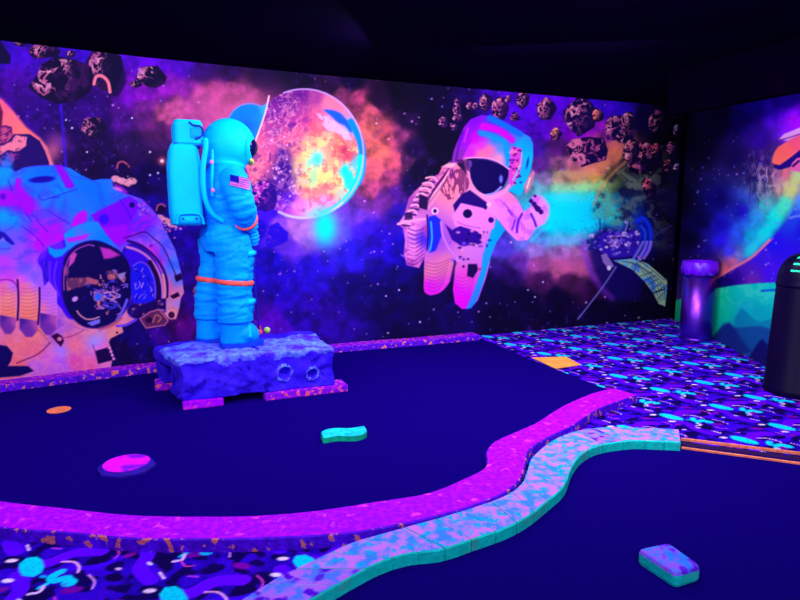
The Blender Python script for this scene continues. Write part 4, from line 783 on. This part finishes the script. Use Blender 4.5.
# loose block front right
gp = [px(638, 549, .07), px(668, 542.5, .07), px(701, 566, .07), px(676, 573.5, .07)]
cen = sum(gp, Vector())/4; root = empty('loose_block', (cen.x, cen.y, .006)); bm = bmesh.new()
P4 = [Vector((p.x-cen.x, p.y-cen.y, 0)) for p in gp]
def inset(P, k): return [p*k for p in P]
def rounded(P, rad):
    out = []
    for i, p in enumerate(P):
        a = P[i-1]; b = P[(i+1) % 4]; u = (a-p).normalized()*rad; v = (b-p).normalized()*rad
        for t in (0, .33, .67, 1.): out.append(p+u*(1-t)**2+v*t**2)
    return out
L = []
for k, z, rd in ((.98, 0, .02), (1.02, .012, .02), (1.02, .048, .02), (.97, .062, .02), (.9, .067, .02)): L.append([bm.verts.new(q+Vector((0, 0, z))) for q in rounded(inset(P4, k), rd)])
n = len(L[0])
for j, (a, b) in enumerate(zip(L, L[1:])):
    for i in range(n):
        f = bm.faces.new((a[i], a[(i+1) % n], b[(i+1) % n], b[i])); f.material_index = 1 if j < 2 else 0
bm.faces.new(L[-1]); f = bm.faces.new(L[0][::-1]); f.material_index = 1
o = obj('block_body', bm, mat('mottled_blue_top', (40, 130, 250), .7, spec=.15, col2=(150, 90, 240), scale=24, lo=.42, hi=.56, bump=.5, bscale=70, col3=(90, 30, 225), scale3=12, lo3=.52, hi3=.6), root); o.data.materials.append(M_teal)
props(root, 'loose rectangular block with mottled blue top and teal sides, front right', 'obstacle block')

# ================================================================ rock pedestal
A = px(183, 410); B = px(335, 392); ang = math.atan2(B.y-A.y, B.x-A.x); Lr = (B-A).length; RD = .78
rk = empty('rock_pedestal', (A.x, A.y, 0.006), ang)
M_rock = mat('violet_rock', (60, 30, 240), .85, spec=.08, col2=(38, 8, 205), scale=7, lo=.35, hi=.65, bump=.8, bscale=26, col3=(24, 0, 150), scale3=13, lo3=.58, hi3=.68)
M_rock_top = M_rock.copy()
bm = bmesh.new(); HR = .375
add_box(bm, (Lr/2, RD/2, HR-.06), (Lr, RD, .12)); add_box(bm, (Lr/2, .15, HR/2+.03), (Lr, .3, HR-.06)); add_box(bm, (Lr-.2, RD/2, HR/2+.03), (.4, RD, HR-.06)); add_box(bm, (.09, RD-.1, HR/2+.03), (.16, .2, HR-.06))
def rockdef(c):
    x, y, z = c[:, 0].copy(), c[:, 1].copy(), c[:, 2].copy()
    n1 = fbm(x+3, y+z*1.3+7, .22, 5, 4)-.5; n2 = fbm(x*1.0+z+11, y-z+4, .09, 8, 3)-.5; n3 = fbm(y+z+1, x-z+9, .2, 15, 4)-.5
    top = sstep(HR-.06, HR, z)
    c[:, 1] += (n1*.055+n2*.022)*(1-top*.6); c[:, 0] += (n3*.07)*(1-top*.4)
    c[:, 2] += top*((fbm(x+5, y+5, .28, 3, 3)-.5)*.05+(ridge(x+2, y+3, .11, 6, 3)-.5)*.03)
    c[:, 1] += .014*np.sin(x*17+n1*9)*(1-top)*(y < .4)
    c[:, 0] -= .17*np.clip(y/RD, 0, 1)*(1-np.clip(x/Lr, 0, 1))
    for cx, cz, R in ((.79, .205, .06), (1.02, .18, .05)):
        d = np.sqrt((x-cx)**2+(z-cz)**2); f = (y < .12)
        c[:, 1] -= f*.03*np.exp(-((d-R)/.014)**2); c[:, 1] += f*.045*sstep(R*.9, R*.4, d)
    for cx, cy, R in ((.18, .2, .1), (1.05, .45, .09)):
        d = np.sqrt((x-cx)**2+(y-cy)**2); c[:, 2] += top*(.014*np.exp(-((d-R)/.018)**2)-.012*sstep(R, R*.6, d))
    c[:, 2] = np.maximum(c[:, 2], .05)
    return c
me = fuse(bm, .013, 2, 'rock_body', rockdef); link('rock_body', me, M_rock, rk)
# paler mottled colour on the top face
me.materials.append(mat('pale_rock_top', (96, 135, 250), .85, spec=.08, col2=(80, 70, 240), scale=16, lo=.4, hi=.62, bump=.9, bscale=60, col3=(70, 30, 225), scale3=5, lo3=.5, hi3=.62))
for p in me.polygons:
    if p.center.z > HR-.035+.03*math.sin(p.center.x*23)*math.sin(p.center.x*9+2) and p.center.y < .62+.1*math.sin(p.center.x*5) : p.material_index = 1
    for cx, cz, R in ((.79, .205, .06), (1.02, .18, .05)):
        if p.center.y < .1 and abs(math.hypot(p.center.x-cx, p.center.z-cz)-R-.002) < .009: p.material_index = 1  # highlights on the crater rims painted with the pale material
for x0, x1, y0, y1, mm in ((-.0, .30, -.035, .13, M_pur), (.62, Lr+.10, -.05, .14, M_purw), (-.19, .02, RD-.2, RD, M_purw)):
    bm = bmesh.new(); add_box(bm, ((x0+x1)/2, (y0+y1)/2, .03), (x1-x0, y1-y0, .06), None, .006); obj('footing_brick', bm, mm, rk)
props(rk, 'hollow violet artificial moon rock with two ring craters, carrying the astronaut', 'rock')

# ================================================================ astronaut statue
O = px(222, 343, HR+.006)
st = empty('astronaut_statue', O, ang)
M_suit = mat('turquoise_suit', (0, 158, 255), .6, spec=.05, col2=(0, 144, 250), scale=6, bump=.12, bscale=14)  # bluer than helmet and pack: the body's shading is put into the colour
M_suit2 = mat('turquoise_pack', (0, 186, 255), .6, spec=.05, col2=(0, 180, 255), scale=5)
M_band = mat('orange_band', (255, 90, 80), .6, spec=.2, scale=30)
M_dark = mat('dark_visor', (14, 4, 70), .15, spec=.6)
V = Vector
def body_def(c):
    x, y, z = c[:, 0], c[:, 1], c[:, 2]
    w = fbm(np.arctan2(y, x)*1.2+5, z*3.2, .5, 4, 3)-.5; rr = np.sqrt(x*x+y*y)+1e-6
    fold = ridge(x*1.2+y*.8+z*.35, z*2.2-x*.6, .16, 9, 3)-.5
    k = .028*fold+.02*w; nx = x-np.where(z > .85, .06, np.where(y < 0, .11, -.03)); ny = y-np.where(z > .85, 0, np.sign(y)*.13); r2 = np.sqrt(nx*nx+ny*ny)+1e-6
    c[:, 0] += nx/r2*k; c[:, 1] += ny/r2*k
    return c
bm = bmesh.new(); X, Yv, Z = V((1, 0, 0)), V((0, 1, 0)), V((0, 0, 1))
# torso: hips, ribbed waist, chest, shoulders, collar
tor = [(.05,.80,.16,.19),(.05,.88,.185,.215),(.05,.97,.18,.21),(.05,1.02,.155,.19),(.055,1.04,.165,.198),(.055,1.065,.15,.188),(.06,1.085,.162,.196),(.06,1.11,.15,.188),(.065,1.135,.162,.198),(.065,1.22,.168,.21),(.065,1.32,.17,.225),(.07,1.41,.165,.22),(.075,1.47,.14,.19),(.08,1.515,.12,.15),(.09,1.57,.105,.12)]
add_loft(bm, [(V((x, 0, z)), X, Yv, a, b) for x, z, a, b in tor], 28, True, 2.3)
def limb(pts, rad, folds=(), seg=20, flat=1.):
    q = catmull([tuple(p)+(r,) for p, r in zip(pts, rad)], False, 8); P = []; R = []
    for i, v in enumerate(q):
        t = i/(len(q)-1); b = sum(a*math.sin(math.pi*f*t*2)*math.exp(-((t-c0)/w0)**2) for c0, w0, f, a in folds); P.append(v[:3]); R.append(v[3]+b)
    tube(bm, P, R, seg, V((0, 1, 0)), flat, 1)
NL, FL = -.13, .14
limb([(.09,NL,.92),(.115,NL,.74),(.112,NL,.56),(.107,NL-.005,.44),(.105,NL,.32),(.105,NL,.225)], [.15,.152,.142,.138,.14,.142], [(.55,.3,9,.007)])
limb([(.0,FL,.92),(.02,FL,.74),(-.02,FL,.56),(-.045,FL,.44),(-.06,FL,.32),(-.065,FL,.225)], [.15,.15,.14,.136,.138,.138], [(.55,.3,9,.007)])
limb([(.11,-.19,1.44),(.135,-.25,1.35),(.155,-.28,1.24),(.18,-.275,1.15),(.205,-.21,1.085),(.235,-.13,1.035)], [.105,.115,.108,.102,.096,.082], [(.5,.35,10,.006)])
limb([(.10,.19,1.44),(.14,.26,1.33),(.18,.28,1.22),(.22,.24,1.13),(.25,.16,1.06),(.28,.08,1.01)], [.105,.112,.106,.1,.092,.08], [(.5,.35,10,.006)])
link('suit', fuse(bm, .011, 2, 'suit', body_def), M_suit, st)
# trouser cuffs / knee pockets
for yy, x0, z0 in ((NL, .105, .225), (FL, -.065, .225)):
    bm = bmesh.new(); tube(bm, [(x0, yy, z0+.035), (x0, yy, z0+.01), (x0, yy, z0-.012)], [.148 if yy < 0 else .144]*3, 28, n=3); obj('trouser_cuff', bm, M_suit, st, True)
for x0, z0, s in ((.236, .74, (.05, .12, .14)), (.225, .34, (.045, .1, .12))):
    bm = bmesh.new(); add_box(bm, (x0, NL-.06, z0), s, (0, -.05, -.5), .014); po = obj('thigh_pocket' if z0 > .6 else 'shin_pocket', bm, M_suit, st, True)
    bm = bmesh.new(); add_box(bm, (x0+.005, NL-.065, z0+s[2]*.3), (s[0]+.012, s[1]+.012, .05), (0, -.05, -.5), .01); obj('pocket_flap', bm, M_suit2, po, True)
# orange bands
def band(c, ax, r, h, m, name, flat=1.):
    bm = bmesh.new(); ax = V(ax).normalized(); u = V((0, 1, 0)); u = (u-ax*u.dot(ax)).normalized(); v = ax.cross(u)
    add_loft(bm, [(V(c)-ax*h/2, v, u, r*.97, r*flat*.97), (V(c)-ax*h*.3, v, u, r*1.04, r*1.04*flat), (V(c)+ax*h*.3, v, u, r*1.04, r*1.04*flat), (V(c)+ax*h/2, v, u, r*.97, r*flat*.97)], 32); obj(name, bm, m, st, True)
band((.11, NL, .545), (.1, 0, 1), .155, .042, M_band, 'knee_band'); band((-.025, FL, .545), (.1, 0, 1), .152, .042, M_band, 'knee_band')
band((.215, -.185, 1.065), (.4, .78, -.48), .098, .03, M_band, 'wrist_band'); band((.262, .125, 1.04), (.4, -.8, -.42), .096, .03, M_band, 'wrist_band')
# boots
for yy, bx in ((NL, .055), (FL, -.12)):
    bm = bmesh.new()
    add_loft(bm, [(V((bx+.05, yy, .235)), X, Yv, .125, .125), (V((bx+.05, yy, .16)), X, Yv, .122, .12), (V((bx+.05, yy, .09)), X, Yv, .128, .12), (V((bx+.05, yy, .03)), X, Yv, .133, .12)], 24)
    tube(bm, [(bx+.06, yy, .10), (bx+.13, yy, .1), (bx+.19, yy, .075), (bx+.23, yy, .06)], [.1, .1, .08, .05], 20, V((0, 1, 0)), 1.2)
    bo = link('boot', fuse(bm, .01, 3, 'boot', lambda c: np.stack([c[:, 0], c[:, 1], np.maximum(c[:, 2], .02)], 1)), M_suit, st)
    bm = bmesh.new(); sp = [(bx-.092, 0), (bx-.07, .09), (bx+.05, .122), (bx+.15, .128), (bx+.23, .1), (bx+.283, .0)]
    out = [(x, yy+s) for x, s in sp]+[(x, yy-s) for x, s in sp[::-1][1:-1]]
    out = [(p[0], p[1]) for p in catmull(out, True, 5)]
    aa = [bm.verts.new((x, y, .001)) for x, y in out]; bb = [bm.verts.new((x, y, .034)) for x, y in out]; bm.faces.new(aa[::-1]); bm.faces.new(bb)
    for i in range(len(aa)): bm.faces.new((aa[i], aa[(i+1) % len(aa)], bb[(i+1) % len(aa)], bb[i]))
    obj('sole', bm, mat('blue_sole', (0, 60, 210), .7), bo)
    bm = bmesh.new(); tube(bm, [(bx+.15, yy-.118, .075), (bx+.15, yy-.07, .17), (bx+.148, yy, .195), (bx+.15, yy+.07, .17), (bx+.15, yy+.118, .075)], .016, 10, X, 1, 5); obj('boot_strap', bm, M_suit2, bo, True)
# helmet, tipped forward
HCn = V((.125, 0, 1.685)); tip = .22
bm = bmesh.new(); add_ell(bm, HCn, (.215, .2, .215), (0, tip, 0), 4); tube(bm, [(.095, 0, 1.50), (.105, 0, 1.57), (.115, 0, 1.63)], [.15, .165, .165], 28, n=3)
link('helmet', fuse(bm, .011, 3, 'helmet'), M_suit2, st)
R3 = Euler((0, tip, 0)).to_matrix(); H = lambda x, y, z: HCn+R3 @ V((x, y, z))
bm = bmesh.new(); add_ell(bm, H(.092, 0, .01), (.15, .155, .12), (0, tip, 0), 3); obj('visor', bm, M_dark, st, True)
bm = bmesh.new(); ring = [H(.125, .163*math.cos(t), .01+.122*math.sin(t)) for t in [2*math.pi*i/24 for i in range(25)]]; tube(bm, ring, .02, 10, X, 1, 1); obj('visor_rim', bm, M_suit2, st, True)
bm = bmesh.new(); tube(bm, [H(.185, .08, -.085), H(.2, 0, -.095), H(.185, -.08, -.085)], [.012, .03, .012], 12, X); obj('face_patch', bm, mat('yellow_green_face', (190, 200, 90), .6), st, True)
# neck ring
band((.095, 0, 1.525), (.1, 0, 1), .155, .05, M_suit2, 'neck_ring')
# backpack
bk = empty('backpack', (0, 0, 0)); bk.parent = st
bm = bmesh.new()
add_loft(bm, [(V((-.245, 0, z)), X, Yv, a, b) for z, a, b in ((1.02, .1, .22), (1.035, .115, .235), (1.12, .125, .24), (1.5, .125, .24), (1.62, .11, .235), (1.655, .095, .22))], 32, True, 7); obj('pack_body', bm, M_suit2, bk, False)
bm = bmesh.new(); add_loft(bm, [(V((-.205, 0, z)), X, Yv, a, b) for z, a, b in ((1.65, .1, .22), (1.665, .112, .235), (1.815, .112, .235), (1.84, .1, .22))], 32, True, 7); obj('pack_top', bm, M_suit2, bk)
bm = bmesh.new(); add_box(bm, (-.215, 0, 1.652), (.21, .44, .016)); obj('pack_seam', bm, mat('seam_blue', (0, 60, 190), .7), bk)
bm = bmesh.new(); add_box(bm, (-.15, -.237, 1.74), (.09, .02, .08), None, .006); add_box(bm, (-.14, -.245, 1.72), (.05, .02, .02), (0, 0, 0), .004); obj('valve_panel', bm, M_suit, bk)
bm = bmesh.new(); tube(bm, [(-.2, -.238, 1.82), (-.17, -.25, 1.795), (-.12, -.25, 1.79), (-.1, -.248, 1.76), (-.11, -.246, 1.72), (-.16, -.244, 1.69)], .008, 8); obj('valve_hose', bm, mat('seam_blue_dark', (0, 40, 150), .7), bk, True)
bm = bmesh.new(); tube(bm, [(-.33, -.247, 1.03), (-.31, -.255, 1.1), (-.27, -.26, 1.115), (-.18, -.26, 1.115), (-.14, -.255, 1.09), (-.125, -.247, 1.03)], .011, 10); add_box(bm, (-.228, -.244, 1.065), (.16, .02, .075), None, .008); cp = obj('corner_plate', bm, M_suit2, bk, True)
for xx in (-.28, -.18):
    bm = bmesh.new(); lathe(bm, [(.009, 0), (.009, .006)], 12); q = obj('bolt', bm, mat('bolt_dark', (0, 40, 140), .5), cp); q.rotation_euler = (math.pi/2, 0, 0); q.location = (xx, -.254, 1.075)
# hoses from pack to waist
bm = bmesh.new(); tube(bm, [(-.08, -.22, 1.70), (-.085, -.245, 1.62), (-.115, -.255, 1.45), (-.11, -.255, 1.25), (-.06, -.235, 1.12), (.03, -.2, 1.05)], .021, 12); obj('hose', bm, M_suit2, st, True)
bm = bmesh.new(); tube(bm, [(-.03, -.18, 1.62), (-.035, -.215, 1.54), (-.045, -.225, 1.4), (-.05, -.22, 1.25)], .012, 10); sp = obj('strap_cord', bm, M_suit2, st, True)
for zz in (1.52, 1.3):
    bm = bmesh.new(); add_ell(bm, (-.043, -.235, zz), (.016, .012, .02), None, 2); obj('cord_clip', bm, mat('pink_clip', (240, 130, 190), .6), sp, True)
# flag patch on the near upper arm
def flag():
    nx, nz = 16, 10; bm = bmesh.new(); g = [[None]*(nz+1) for _ in range(nx+1)]; root_p = V((-.02, -.295, 1.39))
    c1 = [mat('flag_blue', (0, 0, 190), .7), mat('flag_pink', (255, 150, 215), .7), mat('flag_violet', (190, 90, 230), .7)]
    for i in range(nx+1):
        for j in range(nz+1):
            a = (i/nx-.5)*1.15; g[i][j] = bm.verts.new(V((.15+.138*math.sin(a), -.262-.140*math.cos(a), 1.36+(j/nz-.5)*.085-.03*math.sin(a))))
    for i in range(nx):
        for j in range(nz):
            f = bm.faces.new((g[i][j], g[i+1][j], g[i+1][j+1], g[i][j+1])); f.material_index = 0 if (i < 7 and j >= 4) else (1 if j % 2 == 0 else 2)
    ext = bmesh.ops.solidify(bm, geom=bm.faces[:], thickness=.006)
    o = obj('flag_patch', bm, c1[0], st, True); o.data.materials.append(c1[1]); o.data.materials.append(c1[2])
flag()
# gloves around the putter grip
G0 = V((.262, -.04, .965)); PB = O.copy()
ball_w = px(267, 331, HR+.03); iv = Matrix.Rotation(-ang, 3, 'Z'); ball_l = iv @ (ball_w-O)
head_l = V((ball_l.x-.07, ball_l.y-.005, .03))
sh = (G0-head_l).normalized()
def glove(c, side, wrist, name='glove'):
    bm = bmesh.new(); c = V(c); u = sh; out = V((0, side, 0)); out = (out-u*out.dot(u)).normalized(); f = u.cross(out).normalized()
    if f.x < 0: f = -f
    tube(bm, [V(wrist), c+out*.055+u*.02], [.062, .052], 16, V((0, 0, 1)), .85, 3)
    add_ell(bm, c+out*.045, (.045, .03, .055), (0, 0, 0), 3)
    for k in range(4):        # four fingers curl round the grip
        h = u*(.048-.03*k)+c; L_ = (1., 1.08, 1.04, .85)[k]
        tube(bm, [h+out*.045+f*.012, h+out*.03+f*.052*L_, h-out*.012+f*.058*L_, h-out*.045*L_+f*.025, h-out*.04*L_-f*.006], [.0165, .0165, .0155, .014, .0115], 12, u, 1, 4)
    h = c+u*.03; tube(bm, [h+out*.05-f*.015, h+out*.03-f*.045, h-out*.01-f*.045+u*.02, h-out*.035-f*.02+u*.035], [.02, .018, .0165, .013], 12, u, 1, 4)
    link(name, fuse(bm, .0045, 2, name), M_suit, st)
glove(G0+sh*.05, -1, (.232, -.14, 1.04)); glove(G0-sh*.07, 1, (.262, .09, 1.015))
props(st, 'turquoise astronaut statue with backpack, putting on top of the violet moon rock', 'statue')
# ---------------------------------------------------------------- putter and ball
pt = empty('golf_putter', O, ang); d = sh
bm = bmesh.new(); tube(bm, [head_l, G0+sh*.02], [.0075, .0075], 12, n=1); obj('shaft', bm, mat('blue_shaft', (20, 50, 210), .3, spec=.5), pt, True)
bm = bmesh.new(); tube(bm, [G0-sh*.16, G0+sh*.17], [.012, .015], 14, n=1); obj('grip', bm, mat('dark_grip', (12, 4, 60), .8), pt, True)
bm = bmesh.new(); add_box(bm, (head_l.x, head_l.y, .03), (.035, .11, .04), None, .008); add_box(bm, (head_l.x, head_l.y, .06), (.026, .026, .05), None, .006); obj('putter_head', bm, M_band, pt)
props(pt, 'golf putter with blue shaft and orange head, held by the astronaut statue', 'putter')
bm = bmesh.new(); add_ell(bm, (0, 0, 0), (.031, .031, .031), None, 4); o = obj('golf_ball', bm, mat('yellow_green_ball', (190, 235, 110), .4, spec=.4, bump=.3, bscale=160), smooth=True); o.location = (ball_w.x, ball_w.y, HR+.006+.031)
props(o, 'pale yellow-green golf ball on the rock beside the orange putter head', 'golf ball')

# ================================================================ bins
M_steel = mat('brushed_steel', (120, 52, 205), .34, metal=1., spec=.5, col2=(115, 50, 200), scale=2)
bn = empty('litter_bin', (3.52, 7.02, 0)); R = .178
bm = bmesh.new(); lathe(bm, [(R, 0), (R+.004, .01), (R+.004, .035), (R-.002, .045), (R, .05), (R-.006, .80)], 56, cap=True); obj('bin_body', bm, M_steel, bn, True)
M_bag = mat('violet_bag', (110, 0, 235), .35, spec=.5, bump=.8, bscale=16)
bm = bmesh.new(); r = random.Random(4); L = []
for k, (rr, zz) in enumerate(((R-.004, .785), (R+.016, .79), (R+.02, .86), (R+.012, .93), (R-.006, .95), (R-.03, .94), (R-.045, .86), (R-.05, .7))):
    row = []
    for i in range(56):
        t = 2*math.pi*i/56; w = .006*math.sin(9*t+k)+.005*math.sin(17*t+2*k) if 0 < k < 5 else 0; row.append(bm.verts.new(((rr+w)*math.cos(t), (rr+w)*math.sin(t), zz+(.006*math.sin(7*t) if k < 3 else 0))))
    L.append(row)
for a, b in zip(L, L[1:]):
    for i in range(56): bm.faces.new((a[i], a[(i+1) % 56], b[(i+1) % 56], b[i]))
bm.faces.new(L[-1])
obj('bin_bag', bm, M_bag, bn, True)
bm = bmesh.new(); tube(bm, [(R+.002, -.06, .78), (R+.03, -.055, .88), (R+.02, -.04, .955), (R-.03, -.05, .965), (R-.08, -.1, .955)], .006, 8); obj('bag_clip', bm, mat('dark_wire', (20, 4, 50), .4), bn, True)
props(bn, 'tall shiny metal bin with a purple bag folded over its rim, near the mural corner', 'bin')
# domed dark bin
base = px(797, 392); bn2 = empty('litter_bin', base); R = .25
M_dk = mat('dark_navy_plastic', (7, 1, 38), .4, spec=.1, col2=(6, 1, 34), scale=5)
bm = bmesh.new(); lathe(bm, [(R, 0), (R+.006, .012), (R+.006, .05), (R, .06), (R-.03, .9), (R-.033, .915)], 64); obj('bin_body', bm, M_dk, bn2, True)
bm = bmesh.new(); pr = [(R-.026, .90), (R-.022, .915)]+[((R-.028)*math.cos(t)**.72, 0.93+.25*math.sin(t)) for t in [math.pi/2*i/12 for i in range(12)]]+[(.02, 1.18)]
lathe(bm, pr, 64); obj('dome_lid', bm, M_dk, bn2, True)
M_gr = mat('green_stripe', (30, 250, 170), .6, spec=.2)
for k, (zz, w0) in enumerate(((1.135, .0), (1.085, .0), (1.03, .0))):
    bm = bmesh.new(); tt = math.asin(min(1, (zz-.93)/.25)); rr = (R-.028)*math.cos(tt)**.72+.003; tt2 = math.asin((zz+.016-.93)/.25); r2 = (R-.028)*math.cos(tt2)**.72+.003
    dirc = math.atan2(-base.y, -base.x); a0 = dirc-.62+.0*k; a1 = dirc+.62; L = []
    for i in range(21):
        t = a0+(a1-a0)*i/20; L.append([bm.verts.new((q*math.cos(t), q*math.sin(t), h)) for q, h in ((rr, zz), (r2, zz+.016), (r2-.012, zz+.014), (rr-.012, zz-.002))])
    for a, b in zip(L, L[1:]):
        for i in range(4): bm.faces.new((a[i], b[i], b[(i+1) % 4], a[(i+1) % 4]))
    bm.faces.new(L[0]); bm.faces.new(L[-1][::-1]); obj('green_stripe', bm, M_gr, bn2)
props(bn2, 'dark domed bin with green stripes on its lid, at the right edge', 'bin')
